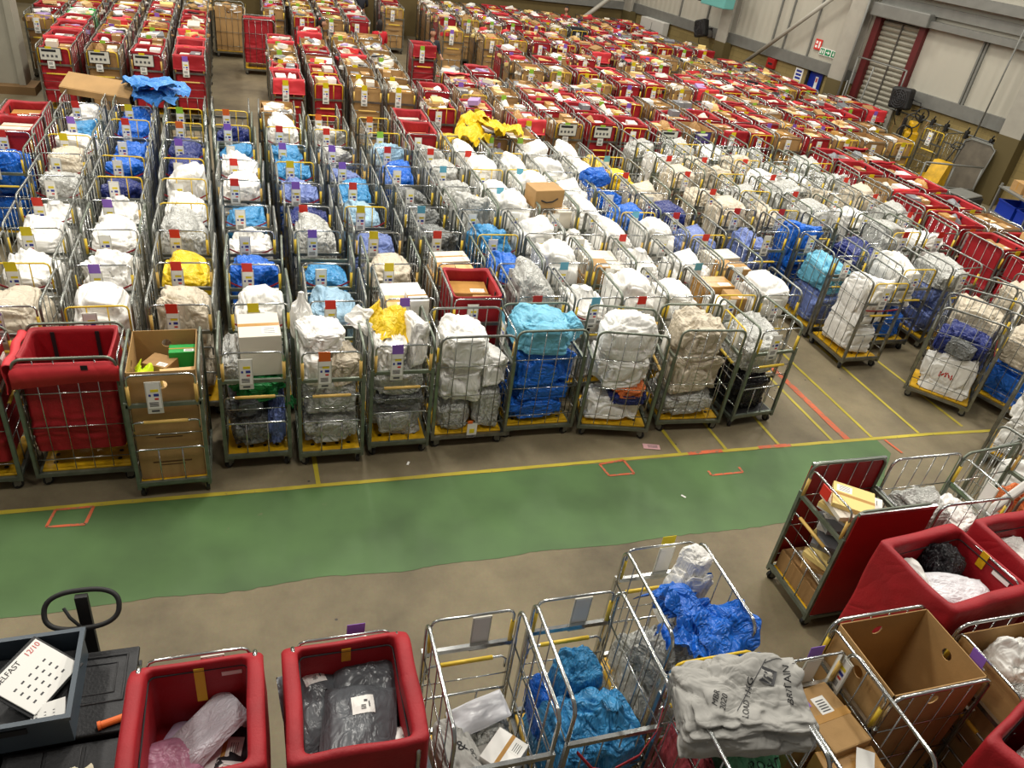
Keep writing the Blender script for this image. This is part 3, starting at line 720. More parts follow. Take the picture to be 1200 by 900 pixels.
def sleeve_mesh(seed, m=card, z0=0.2, z1=1.46, floor_z=1.28, holes=True, a=0.305, b_=0.395, marks=True):
    b = MB(); b.use(m); h = z1-z0; t = 0.008; rnd = random.Random(seed)
    hs = [(2*a*0.32, h-0.16, 0.035), (2*a*0.68, h-0.16, 0.035)] if holes == 2 else ([(a, h-0.15, 0.045)] if holes else [])
    wall_with_holes(b, 2*a, h, t, hs, Matrix.Translation((-a, -b_, z0)))
    wall_with_holes(b, 2*a, h, t, hs, Matrix.Translation((-a, b_-t, z0)))
    hs2 = [(b_, h-0.15, 0.045)] if holes == 1 else ([(2*b_*0.35, h-0.5, 0.035), (2*b_*0.65, h-0.5, 0.035), (2*b_*0.35, h-0.15, 0.035), (2*b_*0.65, h-0.15, 0.035)] if holes == 2 else [])
    RZ = Matrix.Rotation(PI/2, 4, 'Z')
    wall_with_holes(b, 2*b_, h, t, hs2, Matrix.Translation((a, -b_, z0)) @ RZ)
    wall_with_holes(b, 2*b_, h, t, hs2, Matrix.Translation((-a+t, -b_, z0)) @ RZ)
    b.box(-a+t, a-t, -b_+t, b_-t, floor_z-0.01, floor_z)
    if marks:
        b.use(carddark2)
        for zz in (z0+0.2, z0+0.55): b.box(-a*0.6, a*0.6, -b_-0.001, -b_, zz, zz+0.02); b.box(-a*0.4, a*0.4, -b_-0.001, -b_, zz-0.035, zz-0.02)
    return b.mesh('cardboard_sleeve')
carddark2 = mat('brown_print', (96, 66, 36), 0.8)
SLEEVE = [sleeve_mesh(1), sleeve_mesh(2, holes=2, z1=1.5), sleeve_mesh(3, holes=0, z1=1.4, m=carddark), sleeve_mesh(4, holes=1, z1=1.5, m=carddark)]
SLEEVE_OPEN = sleeve_mesh(9, floor_z=0.25)
def join(name, items):
    b = MB()
    for me, T in items:
        n = len(b.v)
        for v in me.vertices: b.v.append(tuple(T @ v.co))
        for p in me.polygons:
            m = me.materials[p.material_index]
            if m not in b.mats: b.mats.append(m)
            b.f.append(tuple(i+n for i in p.vertices)); b.m.append(b.mats.index(m)); b.smooth.append(p.use_smooth)
    return b.mesh(name)
I4 = Matrix.Identity(4)
def far_frame(st, uf, deck):
    it = [(P['base'][st], I4), (P['deck'][deck], I4), (P['side'][st][0], I4), (P['side'][st][1], I4), (P['gate'][st], I4), (P['grip'][uf], I4), (P['uf'][uf], I4), (P['rear'][st], I4)]
    for sx in (-1, 1):
        for sy in (-1, 1): it.append((P['castor'], Matrix.Translation((sx*(HW-0.03), sy*(HL-0.05), 0)) @ Matrix.Rotation(0.6*sx+sy, 4, 'Z')))
    return join('cage_frame', it)
FARF = [far_frame('g', 's', 'y'), far_frame('g', 'o', 'y'), far_frame('g', 'y', 'y'), far_frame('c', 'o', 'y')]
def sign_board_mesh(top=inkblack, face=None):
    b = MB(); y = -HL-0.05; b.use(blackfab); b.box(-0.27, 0.16, y-0.012, y, 1.25, 1.52)
    b.use(face or plate); b.box(-0.255, 0.145, y-0.015, y-0.012, 1.265, 1.505)
    b.use(top); b.box(-0.22, 0.06, y-0.017, y-0.015, 1.43, 1.48); b.use(inkgrey)
    for k in range(4): b.box(-0.22+k*0.085, -0.175+k*0.085, y-0.017, y-0.015, 1.32, 1.37)
    return b.mesh('sign_board')
SIGNB = [sign_board_mesh(), sign_board_mesh(paper, mat('purple_board', (62, 44, 112), 0.5))]
PCOL = [paper, card, carddark, mat('kraft_envelope', (214, 178, 120), 0.7), mat('pale_parcel', (214, 206, 190), 0.6), mat('grey_mailer', (120, 122, 126), 0.35),
        mat('yellow_envelope', (232, 206, 130), 0.7), redpale, mat('mauve_mailer', (168, 140, 190), 0.5), mat('black_mailer', (30, 30, 34), 0.3), cardtape, mat('blue_mailer', (70, 120, 190), 0.4)]
PNAME = ['white', 'brown', 'dull brown', 'kraft', 'off-white', 'grey', 'cream', 'red', 'mauve', 'black', 'taped brown', 'blue']
def parcel_mesh(sx=1, tape=True, lab=True):
    b = MB(); b.use(card); b.box(-0.5, 0.5, -0.5, 0.5, 0, 1, None, 0.012)
    if tape: b.use(cardtape); b.box(-0.502, 0.502, -0.06, 0.06, 0.2, 1.003); 
    if lab:
        b.use(paper); b.box(0.05, 0.42, -0.4, -0.12, 1.0, 1.006); b.use(inkgrey)
        for q in range(4): b.box(0.1, 0.36, -0.37+q*0.06, -0.35+q*0.06, 1.006, 1.008)
    return b.mesh('parcel')
PARC = [parcel_mesh(), parcel_mesh(tape=False)]
def pillow_mesh(seed, wr=0.03, n=36):
    b = MB(); b.use(paper); off = Vector((seed*3.3, 1, 2)); vs = []; fs = []
    for t in (1, -1):
        for i in range(n+1):
            for j in range(n+1):
                u, v = 2*i/n-1, 2*j/n-1
                puff = (max(0, (1-u**4)*(1-v**4)))**0.6
                w_ = wr*(ridged(Vector((u*1.6, v*1.6, t))+off, 3)-0.4)*2
                z = 0.5 + t*0.5*puff*(0.85+w_*3) + (0.5*noise.noise(Vector((u, v, 0))+off))*0.5
                k = 1-0.06*puff; vs.append((u*k*(1-0.03*abs(v)), v*k*(1-0.03*abs(u)), z))
    N_ = (n+1)**2
    for i in range(n):
        for j in range(n): a = i*(n+1)+j; fs.append((a, a+n+1, a+n+2, a+1)); fs.append((N_+a, N_+a+1, N_+a+n+2, N_+a+n+1))
    for i in range(n):
        for j in (0, n):
            a = i*(n+1)+j; c = a+n+1; fs.append((a, c, N_+c, N_+a)); a = j*(n+1)+i; c = a+1; fs.append((a, c, N_+c, N_+a))
    b.add(vs, fs, True); return b.mesh('mailer')
PIL = [pillow_mesh(1), pillow_mesh(2, 0.04), pillow_mesh(3, 0.055)]
def parcel(ci, x, y, z, sx, sy, sz, rz=0, tilt=(0, 0), label=None, group=None, soft=False, name=None, cat='parcel'):
    me = random.choice(PIL) if soft else random.choice(PARC)
    me = tinted(me, ci if not isinstance(ci, int) else PCOL[ci])
    o = bpy.data.objects.new(name or ('soft_parcel' if soft else 'parcel'), me); COL.objects.link(o); o.location = (x, y, z)
    o.rotation_euler = (tilt[0], tilt[1], rz); o.scale = (sx/2 if soft else sx, sy/2 if soft else sy, sz)
    tag(o, label, cat, group); return o
HEAP = MB()
def heap(x, y, rz, z, hx=0.26, hy=0.35, n=22, rise=0.27, pal=None):
    T0 = Matrix.Translation((x, y, z)) @ Matrix.Rotation(rz, 4, 'Z')
    for i in range(n):
        px, py = random.uniform(-hx, hx)*0.85, random.uniform(-hy, hy)*0.85
        k = 1-max(abs(px)/hx, abs(py)/hy)
        T = T0 @ Matrix.Translation((px, py, rise*k*random.uniform(0.4, 1))) @ Matrix.Rotation(random.uniform(0, PI), 4, 'Z') @ Matrix.Rotation(random.uniform(-0.35, 0.35), 4, 'X')
        s = (random.uniform(0.08, 0.2), random.uniform(0.06, 0.15), random.uniform(0.015, 0.11))
        HEAP.use(random.choice(pal or [PCOL[0]]*4+[PCOL[1]]*4+[PCOL[3]]*2+[PCOL[4]]*4+[PCOL[5]]*2+[PCOL[6]]*2+[PCOL[7]]*2+[PCOL[8]]+[PCOL[9]]+[PCOL[2]]*2))
        HEAP.box(-s[0], s[0], -s[1], s[1], 0, s[2], T)
NPAR = [0]
def fill(x, y, rz, z, where, near):
    """parcels lying in a trolley: separate things while there are few enough, one heap of stuff further off"""
    if near and NPAR[0] < 270:
        base = [(-0.13, -0.19), (0.13, -0.17), (-0.12, 0.16), (0.13, 0.2)]
        cs, sn = math.cos(rz), math.sin(rz)
        for i, (px, py) in enumerate(base):
            ci = random.choice([0, 1, 1, 2, 3, 4, 4, 0, 10, 5]); h = random.uniform(0.10, 0.26)
            sx, sy = random.uniform(0.18, 0.24), random.uniform(0.24, 0.32)
            parcel(ci, x+px*cs-py*sn, y+px*sn+py*cs, z, sx, sy, h, rz+random.uniform(-0.12, 0.12),
                   label=None, soft=(random.random() < 0.3)).__setitem__('label', '%s parcel %s %s' % (PNAME[ci], ['near left', 'near right', 'far left', 'far right'][i], where))
            NPAR[0] += 1
    else:
        heap(x, y, rz, z)
def trolley(x, y, rz=0.0, kind='R', var=0, fr=0, ticket=None, board=None, label=None, where=None, near=False, flap=None, full=True, group=None):
    nm, cat = {'R': ('red_lined_trolley', 'mail trolley'), 'K': ('cardboard_sided_trolley', 'mail trolley'), 'G': ('green_lined_trolley', 'mail trolley'), 'D': ('black_lined_trolley', 'mail trolley')}[kind]
    r = empty(nm, (x, y, 0), rz); tag(r, label, cat, group)
    put('cage_frame', FARF[fr], r)
    pl = put('label_plate', P['plate'], r)
    if ticket: put('ticket', P['tick'][ticket], pl)['label'] = ticket + ' ticket'
    if kind == 'R': put('liner', (LFULL if full else LINER)[var % 3], r)
    elif kind == 'G': put('liner', LGREEN, r)
    elif kind == 'D': put('liner', LBLACK, r)
    else: put('cardboard_sleeve', (SLEEVE[var % 4] if full else SLEEVE_OPEN), r)
    if flap is not None:
        f = put('lid_flap', FLAP[flap % 2], r)
        if flap >= 2: f.rotation_euler[2] = PI; 
    if board is not None: put('sign_board', SIGNB[board], r)
    if full and kind != 'D': fill(x, y, rz, {'R': 1.302, 'K': 1.282, 'G': 1.302}[kind], where or 'in the trolley', near)
    return r
TN = 0

# ------------------------------------------------------------------ block of packed cages (left and centre)
CX = [-3.5, -2.65, -1.8, -0.96, -0.14, 0.72, 1.56, 2.42, 3.2, 3.92, 4.6, 5.25, 5.98, 6.7]
RY = [8.12, 9.12, 10.12, 11.08, 12.02, 12.97, 13.92, 14.87, 15.8]
ROWS = ['.EWEWLKRGWWWKW', '.WWYBCEKBWKWWK', '.WWGWGPSCWWWWP', '.WWWCNLSGWKWBN', '.GNWWPCSGWWWBE', 'BEBNWCPBGWWWWY',
        'RWBNCCGLGWSWWY', 'RCBXNWGXRYkk..', '.WBXXkXXR.....']
SMOOTH = [sack_mesh(71, 0.45, 0.045, 0, 0.012, lump=0.26), sack_mesh(72, 0.5, 0.05, 0, 0.015, lump=0.32), sack_mesh(73, 0.42, 0.04, 0, 0.02, lump=0.22)]
XOFF = {0: 0.06, 1: 0.03, 2: 0, 3: -0.02}
ALT = {'C': 'T'}
colname = {'W': 'white', 'E': 'beige', 'G': 'grey', 'B': 'blue', 'T': 'cyan', 'L': 'pale blue', 'N': 'navy', 'P': 'periwinkle', 'S': 'silver', 'Y': 'yellow', 'C': 'light blue', 'D': 'black'}
rr = random.Random(11); TODO = []
for j, row in enumerate(ROWS):
    cn = 0
    for i, code in enumerate(row):
        if code == '.': continue
        cn += 1
        x = CX[i] + (-0.05*(j-2) if i <= 6 else -0.035*(j-3)) + rr.uniform(-0.02, 0.02); y = RY[j] + HL + rr.uniform(-0.04, 0.04)
        if i >= 8 and j < 3: x += 0.04
        where = '%s row back from green path, %s from left' % (ordn(j+2), ordn(cn))
        right_side = i >= 7
        tick = rr.choice(['red', 'red', None, 'purple', None, 'yellow'] if not right_side else [None, None, 'blue', None, 'red', None])
        uf = rr.choice(['y', 's', 's', 's', 'o'] if not right_side else ['s', 's', 's', 'o', 'y'])
        st = rr.choice(['g', 'n', 'g']); strap = rr.choice([1, 0, 1, 0, 0])
        rz = rr.uniform(-0.03, 0.03)
        if code == 'k':
            TODO.append((x, y, rz, where)); continue
        if code == 'X': uf = 'y'; tick = rr.choice(['green', None, 'orange']); strap = 0
        if i <= 6 and code != 'X': strap = rr.choice([1, 1, 0])
        cage(x, y, rz, st, uf, 'y', tick, strap, 'steel roll cage, %s' % where, 'packed roll cages')
        if code == 'X': continue
        inn = 'in cage %s' % where
        if code == 'K' or code == 'R':
            if code == 'R':
                l = put('red_liner_bag', LINER11, None, (x, y, 0), rz); tag(l, 'red fabric liner bag %s' % inn, 'liner bag')
            else:
                parcel(1, x, y, 0.2, 0.54, 0.72, 0.92, rz, label='large brown carton %s' % inn)
            bx = [(-0.13, -0.2), (0.13, -0.2), (0.0, 0.17)]
            for q, (px, py) in enumerate(bx):
                parcel(rr.choice([0, 1, 3, 10, 4]), x+px, y+py, 1.12 + (0.0), 0.24 if q < 2 else 0.5, 0.3 if q < 2 else 0.34, rr.uniform(0.18, 0.3), rz+rr.uniform(-0.1, 0.1),
                       label='%s box %s' % (['near-left', 'near-right', 'rear'][q], inn))
            continue
        low = {'W': 'W', 'Y': 'S', 'T': 'B', 'C': 'B'}.get(code, code)
        sack(low, x, y+0.005, 0.206, 0.305, 0.395, 0.58, rz, label='lower %s sack %s' % (colname[low], inn), group='mail sacks in the packed cages')
        h = (rr.uniform(0.62, 0.82) if code in 'WEG' else rr.uniform(0.5, 0.68)) * (0.86 if i <= 6 else 1)
        me = rr.choice(SMOOTH if (i > 7 and code in 'WE') else (SMOOTH+SACKS)) if rr.random() > 0.1 or code not in 'WET' else NECKS[1]
        if me is NECKS[1]: h *= 0.75
        sack(code, x, y, 0.785, 0.305, 0.395, h, rz+rr.choice([0, PI]), me,
             'upper %s sack %s' % (colname[code], inn), 'mail sacks in the packed cages', tilt=(0, 0))

# ------------------------------------------------------------------ soft drapes and decals
def drape_mesh(seed, amp=0.35, fold=0.22, n=44, thick=0.035):
    off = Vector((seed*4.7, seed*1.9, 3)); vs = []; fs = []; ang = seed*1.3
    for t in (1, -1):
        for i in range(n+1):
            for j in range(n+1):
                u, v = 2*i/n-1, 2*j/n-1
                r_ = max(abs(u), abs(v)); k = 1-0.25*max(0, abs(u*v))
                q = Vector((u*1.1, v*1.1, 0))+off
                w_ = u*math.cos(ang)+v*math.sin(ang)
                z = 0.5 + amp*noise.noise(q*1.2) + fold*(ridged(Vector((w_*1.8, (u-v)*0.4, 0))+off, 2)-0.5) - 0.25*r_*r_
                dx = 0.18*noise.noise(q*1.7+Vector((9, 0, 0))); dy = 0.18*noise.noise(q*1.7+Vector((0, 9, 0)))
                vs.append((u*k+dx, v*k+dy, z + t*thick*(1-r_**6)))
    N_ = (n+1)**2
    for i in range(n):
        for j in range(n): a = i*(n+1)+j; fs.append((a, a+n+1, a+n+2, a+1)); fs.append((N_+a, N_+a+1, N_+a+n+2, N_+a+n+1))
    for i in range(n):
        for j in (0, n):
            a = i*(n+1)+j; c = a+n+1; fs.append((a, c, N_+c, N_+a)); a = j*(n+1)+i; c = a+1; fs.append((a, c, N_+c, N_+a))
    b = MB(); b.use(paper); b.add(vs, fs, True); return b.mesh('draped_bag')
DRAPE = [drape_mesh(1), drape_mesh(2, 0.45, 0.3), drape_mesh(3, 0.3, 0.35), drape_mesh(5, 0.5, 0.3)]
def bag(key, x, y, z, hx, hy, h, rz=0, tilt=(0, 0), v=0, label=None, group=None, name='empty_bag'):
    o = bpy.data.objects.new(name, tinted(DRAPE[v % 4], SKM[key] if isinstance(key, str) else key)); COL.objects.link(o)
    o.location = (x, y, z); o.rotation_euler = (tilt[0], tilt[1], rz); o.scale = (hx, hy, h); tag(o, label, 'bag', group); return o
def wm(o): return Matrix.LocRotScale(o.location, o.rotation_euler, o.scale)
def decal(target, me, T, m, name='printed_mark', off=0.003, d=(0, 0, -1), label=None):
    """lay a flat mesh onto the surface of a sack or mailer"""
    mt = wm(target); bv = BVHTree.FromPolygons([mt @ v.co for v in target.data.vertices], [tuple(p.vertices) for p in target.data.polygons])
    d = Vector(d).normalized(); me = me.copy(); inv = mt.inverted()
    ok = True; outs = []
    for v in me.vertices:
        p = T @ v.co; h = bv.ray_cast(p, d)
        outs.append(h[0] - d*off if h[0] else None)
    good = [q for q in outs if q]
    if not good: return None
    avg = sum((q.dot(d) for q in good))/len(good)
    for v, q in zip(me.vertices, outs):
        if q is None: p = T @ v.co; q = p + d*(avg-p.dot(d))
        v.co = inv @ q
    me.materials.clear(); me.materials.append(m)
    o = put(name, me, target)
    if label: o['label'] = label
    return o
def rectgrid(w_, h_, n=8):
    b = MB(); vs = [(-w_/2+w_*i/n, -h_/2+h_*j/n, 0) for i in range(n+1) for j in range(n+1)]
    fs = [(i*(n+1)+j, (i+1)*(n+1)+j, (i+1)*(n+1)+j+1, i*(n+1)+j+1) for i in range(n) for j in range(n)]
    b.use(paper); b.add(vs, fs); return b.mesh('address_label')
def TR(x, y, z, rz=0): return Matrix.Translation((x, y, z)) @ Matrix.Rotation(rz, 4, 'Z')
def addr_label(t, x, y, w_, h_, rz=0, z=3.0):
    o = decal(t, rectgrid(w_, h_), TR(x, y, z, rz), paper, 'address_label', 0.004, label='white address label')
    b = MB(); b.use(inkgrey)
    def q(x0, x1, y0, y1): b.add([(x0, y0, 0), (x1, y0, 0), (x1, y1, 0), (x0, y1, 0)], [(0, 1, 2, 3)])
    for k in range(3): q(-w_*0.1, w_*0.12, -h_*0.3+k*h_*0.09, -h_*0.26+k*h_*0.09)
    q(w_*0.05, w_*0.2, h_*0.1, h_*0.22); q(w_*0.25, w_*0.3, -h_*0.2, h_*0.1)
    decal(t, b.mesh('print'), TR(x, y, z, rz), inkgrey, 'printed_mark', 0.007)
def word(t, txt, x, y, size, rz, m=None, z=3.0, name='printed_word', d=(0, 0, -1), T=None):
    decal(t, text_mesh(txt, size), T or TR(x, y, z, rz), m or inkblack, name, 0.004, d)

# ------------------------------------------------------------------ front row beside the green path
LDEEP = liner_mesh(21, z0=0.43, floor_z=0.6); LDEEP2 = liner_mesh(22, floor_z=0.8, z1=1.5)
def band_mesh(sx=1):
    """stiff folded-over top edge of a liner, hanging outside the side panel"""
    b = MB(); b.use(redpale); x = sx*(HW+0.022); pts = []
    for q in range(25):
        t = q/24; y = -HL-0.03+(2*HL+0.06)*t; e = min(t, 1-t)
        pts.append((y, 1.47-0.07*max(0, 1-e*9)**2, 1.24+0.03*math.sin(t*3+1)))
    vs = []; fs = []
    for (y, zt, zb) in pts: vs += [(x-0.006*sx, y, zb), (x+0.006*sx, y, zb), (x+0.006*sx, y, zt), (x-0.006*sx, y, zt), (x-0.03*sx, y, zt+0.012)]
    for q in range(24):
        a = q*5; c = a+5
        for j in range(4): fs.append((a+j, a+j+1, c+j+1, c+j))
    b.add(vs, fs, True); b.use(blackfab); b.box(x+0.004*sx if sx > 0 else x-0.012, x+0.012 if sx > 0 else x-0.004, -0.20, -0.14, 1.41, 1.46)
    return b.mesh('folded_band')
c = cage(-2.87, 7.32, PI/2, 'n', 's', 'y', None, 0, 'roll cage with red liner cut by the left edge in the front row')
put('liner', LDEEP2, c); tag(c, cat='mail trolley')
c = cage(-1.83, 7.34, PI/2, 'n', 's', 'y', None, 0, 'roll cage with an empty gaping red fabric liner at the front left', plt=False)
put('liner', LDEEP, c); o = put('folded_band', band_mesh(-1), c); o['label'] = 'folded-over red edge'
f = put('lid_flap', FLAP[0], c, (0.0, 0.05, -0.08), PI)
c = cage(-0.98, 7.15, 0.02, 'n', 'o', 'y', None, 0, 'narrow roll cage holding a tall brown carton, nearest the green path')
o = put('open_carton', sleeve_mesh(31, floor_z=1.06, z1=1.5), None, (-0.98, 7.15, 0), 0.02); tag(o, 'tall open brown carton full of parcels in the front roll cage', 'box')
G = 'in the tall open brown carton at the front'
parcel(3, -0.86, 6.98, 1.065, 0.34, 0.26, 0.26, 0.25, (0.2, 0.1), 'tan parcel with white tape '+G)
parcel(2, -1.03, 7.24, 1.065, 0.26, 0.22, 0.26, -0.5, (0, 0), 'brown parcel with white label '+G)
parcel(mat('green_box', (20, 150, 60), 0.5), -0.82, 7.36, 1.065, 0.26, 0.16, 0.32, 0.02, (0, 0), 'bright green box '+G)
bag(mat('lime_bag', (206, 232, 30), 0.5), -1.17, 6.98, 1.2, 0.11, 0.16, 0.35, 0.3, (0.2, 0.3), 1, 'lime yellow plastic bag '+G)
parcel(0, -1.05, 6.92, 1.065, 0.2, 0.2, 0.18, 0.3, (0, 0), 'small white parcel '+G)
cage(-0.14, 7.49, 0.0, 'n', 'o', 'y', None, 0, 'roll cage with a clear-bagged carton on green and grey bags, front row')
F3 = 'in the cage right of the tall carton'
sack('S', -0.2, 7.47, 0.206, 0.25, 0.36, 0.42, 0.2, SACKS[4], 'silver mailing bags crumpled at the bottom '+F3)
sack('P', 0.07, 7.40, 0.206, 0.10, 0.32, 0.56, 0.0, SACKS[4], 'periwinkle blue bag wedged at the right '+F3)
sack('H', -0.26, 7.47, 0.60, 0.18, 0.36, 0.30, 0.1, SACKS[4], 'dark grey mailing bag '+F3)
sack('M', -0.12, 7.5, 0.80, 0.32, 0.40, 0.30, 0.0, SACKS[2], 'green plastic bag spread across '+F3)
parcel(4, -0.07, 7.52, 1.07, 0.42, 0.5, 0.48, 0.05, (0, 0), 'big beige carton in a clear bag '+F3)
sack('G', -0.35, 7.45, 1.02, 0.11, 0.36, 0.36, 0.0, SACKS[4], 'crumpled clear bag of parcels '+F3)
bag('M', 0.22, 7.06, 0.80, 0.06, 0.05, 0.2, 0.3, (0, 0), 1, 'corner of a green plastic bag poking out beside the gate')
cage(0.64, 7.44, 0.0, 'n', 'o', 'y', 'orange', 0, 'roll cage with orange ticket heaped with white sacks, front row')
F4 = 'in the front cage with the orange ticket'
sack('G', 0.64, 7.44, 0.206, 0.31, 0.40, 0.46, 0.0, SACKS[4], 'lowest crumpled white sack '+F4)
sack('G', 0.64, 7.44, 0.62, 0.31, 0.40, 0.42, PI, SACKS[1], 'middle crumpled grey-white sack '+F4)
sack('E', 0.72, 7.36, 1.0, 0.24, 0.3, 0.36, 0.4, SACKS[2], 'grey-beige folded sack '+F4)
sack('W', 0.50, 7.42, 1.0, 0.19, 0.38, 0.42, 0.0, SACKS[0], 'white sack under the tied one '+F4)
sack('W', 0.56, 7.40, 1.36, 0.25, 0.26, 0.26, 0.3, SACKS[2], 'round green-striped white sack on top '+F4)
sack('W', 0.38, 7.66, 1.30, 0.12, 0.12, 0.42, 0.3, NECKS[0], 'white sack with an upright twisted neck '+F4)
cage(1.41, 7.53, 0.0, 'n', 'o', 'y', 'purple', 0, 'roll cage with purple ticket topped by a yellow bag, front row')
F5 = 'in the front cage with the purple ticket'
sack('G', 1.41, 7.53, 0.206, 0.31, 0.40, 0.44, PI, SACKS[3], 'lowest white sack '+F5)
sack('S', 1.41, 7.53, 0.60, 0.31, 0.40, 0.22, 0, SACKS[4], 'flat silver mailing bags '+F5)
sack('G', 1.41, 7.53, 0.78, 0.31, 0.40, 0.36, 0, SACKS[1], 'middle grey-white sack '+F5)
sack('W', 1.30, 7.46, 1.10, 0.20, 0.36, 0.40, 0, SACKS[2], 'left white sack at the top '+F5)
sack('W', 1.60, 7.52, 1.10, 0.12, 0.32, 0.52, 0.1, SACKS[3], 'right white sack at the top '+F5)
bag('Y', 1.36, 7.60, 1.40, 0.29, 0.30, 0.34, 0.3, (0.35, 0.15), 1, 'bright yellow plastic bag draped '+F5)
bag('W', 1.02, 7.64, 1.42, 0.16, 0.2, 0.3, 1.0, (0.2, -0.3), 3, 'loose white bag between the two ticketed front cages')
cage(2.27, 7.50, -PI/2, 'g', 's', 'y', None, 0, 'roll cage side-on, packed with shiny white sacks, with tag at its foot', plt=False)
F6 = 'in the side-on front cage left of the blue sacks'
sack('G', 2.10, 7.50, 0.206, 0.21, 0.31, 0.42, 0.0, SACKS[1], 'lower left white sack '+F6)
sack('G', 2.50, 7.48, 0.206, 0.20, 0.31, 0.62, 0.0, SACKS[0], 'lower right white sack '+F6)
sack('W', 2.15, 7.50, 0.60, 0.26, 0.31, 0.46, PI, SACKS[2], 'middle left white sack '+F6)
sack('W', 2.54, 7.50, 0.80, 0.16, 0.31, 0.36, 0.0, SACKS[3], 'middle right white sack '+F6)
sack('W', 2.18, 7.50, 1.03, 0.31, 0.31, 0.50, 0.0, SACKS[0], 'topmost big white sack '+F6)
b = MB(); b.use(paper); b.box(2.24, 2.36, 7.145, 7.15, 0.13, 0.34); b.use(inkyel); b.box(2.27, 2.33, 7.142, 7.145, 0.2, 0.26)
b.use(tk['orange']); b.box(2.24, 2.3, 7.143, 7.15, 0.34, 0.38); o = b.build('luggage_tag'); tag(o, 'white tag with yellow square hanging at the foot of a front cage', 'tag')
cage(3.18, 7.58, -PI/2, 'n', 'o', 'y', 'blue', 0, 'roll cage side-on holding bright blue sacks under a cyan one')
F7 = 'in the side-on front cage with the cyan bag'
sack('B', 3.14, 7.58, 0.206, 0.38, 0.31, 0.36, 0.0, SACKS[4], 'lowest bright blue sack '+F7)
sack('B', 3.20, 7.58, 0.50, 0.37, 0.31, 0.26, PI, SACKS[1], 'second bright blue sack '+F7)
sack('B', 3.20, 7.58, 0.70, 0.40, 0.31, 0.46, 0.0, SACKS[3], 'upper bright blue sack '+F7)
o = sack('T', 3.16, 7.60, 1.13, 0.40, 0.33, 0.46, 0.0, SACKS[0], 'cyan sack tied at its right end on top of the bright blue ones')
sack('T', 3.50, 7.60, 1.22, 0.14, 0.16, 0.30, 0.4, SACKS[4], 'gathered cyan neck of fabric '+F7)
cage(4.22, 7.44, PI/2-0.2, 'n', 'o', 'y', None, 0, 'roll cage side-on with white sacks and an orange and navy one')
F8 = 'in the front cage with orange and navy sacks'
sack('W', 4.20, 7.44, 0.206, 0.38, 0.29, 0.30, -0.2, SACKS[3], 'bottom white sack '+F8, tilt=(0, 0.05))
sack('N', 4.36, 7.40, 0.46, 0.27, 0.29, 0.20, -0.12, SACKS[1], 'navy sack '+F8)
sack('A', 4.34, 7.36, 0.58, 0.24, 0.27, 0.14, -0.12, SACKS[2], 'orange sack '+F8)
sack('W', 4.22, 7.46, 0.68, 0.385, 0.295, 0.44, -0.2, SACKS[2], 'large white sack with dark round mark '+F8)
sack('W', 4.24, 7.48, 1.08, 0.38, 0.295, 0.52, PI-0.2, SACKS[0], 'topmost large white sack '+F8)
cage(5.27, 7.47, PI/2-0.06, 'n', 'y', 'y', None, 0, 'roll cage side-on with beige sacks, last at the right of front row')
F9 = 'in the last front cage at the right'
sack('G', 5.22, 7.45, 0.206, 0.38, 0.31, 0.38, 0.0, SACKS[4], 'clear bag of brown parcels '+F9)
sack('E', 5.26, 7.47, 0.55, 0.38, 0.31, 0.50, 0.0, SACKS[3], 'middle beige sack '+F9)
sack('E', 5.24, 7.47, 1.03, 0.35, 0.295, 0.52, -0.06, SACKS[2], 'pointed beige sack on top '+F9)
cage(6.2, 7.6, 0.1, 'n', 's', 'k', None, 0, 'green-grey roll cage just right of the last side-on cage')
sack('D', 6.2, 7.6, 0.206, 0.30, 0.39, 0.55, 0.1, SACKS[1], 'black sack low in the cage right of the last front cage')
sack('G', 6.2, 7.6, 0.78, 0.30, 0.39, 0.55, 0.1, SACKS[1], 'grey-white sack in the cage right of the last front cage')
b = MB(); b.use(mat('pink_slip', (216, 168, 170), 0.7)); b.box(-0.11, 0.11, -0.05, 0.05, 0.006, 0.009); b.use(inkgrey)
for q in range(3): b.box(-0.05, 0.08, -0.02+q*0.02, -0.012+q*0.02, 0.009, 0.0095)
o = put('paper_slip', b.mesh('paper_slip'), None, (4.62, 6.85, 0), -0.25); tag(o, 'pink paper slip lying on the concrete by the yellow line', 'paper')

# ------------------------------------------------------------------ cages right of the aisle
def rack(x, y, rz, items, label, **kw):
    """items: (sack key, z, height, mesh, sack label)"""
    cage(x, y, rz, kw.get('st', 'g'), kw.get('uf', 's'), kw.get('deck', 'y'), kw.get('ticket'), kw.get('strap', 0), label)
    for k, z, h, m, lab in items: sack(k, x, y, max(z, 0.206), 0.305, 0.395, h, rz+(PI if m > 9 else 0), SACKS[m % 10], lab)
rack(8.98, 8.83, 0, [('W', 0.197, 0.55, 0, 'lower white sack in the cage standing on the yellow aisle line'), ('W', 0.70, 0.72, 3, 'tall white sack in the cage standing on the yellow aisle line')],
     'roll cage with red strap and white sacks at the yellow aisle line', strap=2, uf='y')
rack(9.92, 9.3, 0, [('B', 0.197, 0.5, 1, 'blue sack low in the cage with yellow handle frame beside the aisle pair'), ('W', 0.75, 0.75, 0, 'broad white sack over the blue one in the yellow-framed cage')],
     'yellow-framed roll cage, blue sack below white, behind the aisle cage', uf='y')
rack(8.98, 9.8, 0, [('P', 0.197, 0.62, 1, 'periwinkle sack second cage back along the aisle line'), ('T', 0.76, 0.5, 2, 'pale blue sack second cage back along the aisle line')], 'roll cage second back along the aisle line, pale blue sack on top')
rack(8.98, 10.78, 0, [('B', 0.197, 0.66, 2, 'lower bright blue sack third cage back along the aisle'), ('B', 0.78, 0.7, 3, 'upper bright blue sack third cage back along the aisle')], 'roll cage third back along the aisle line with big bright blue sacks')
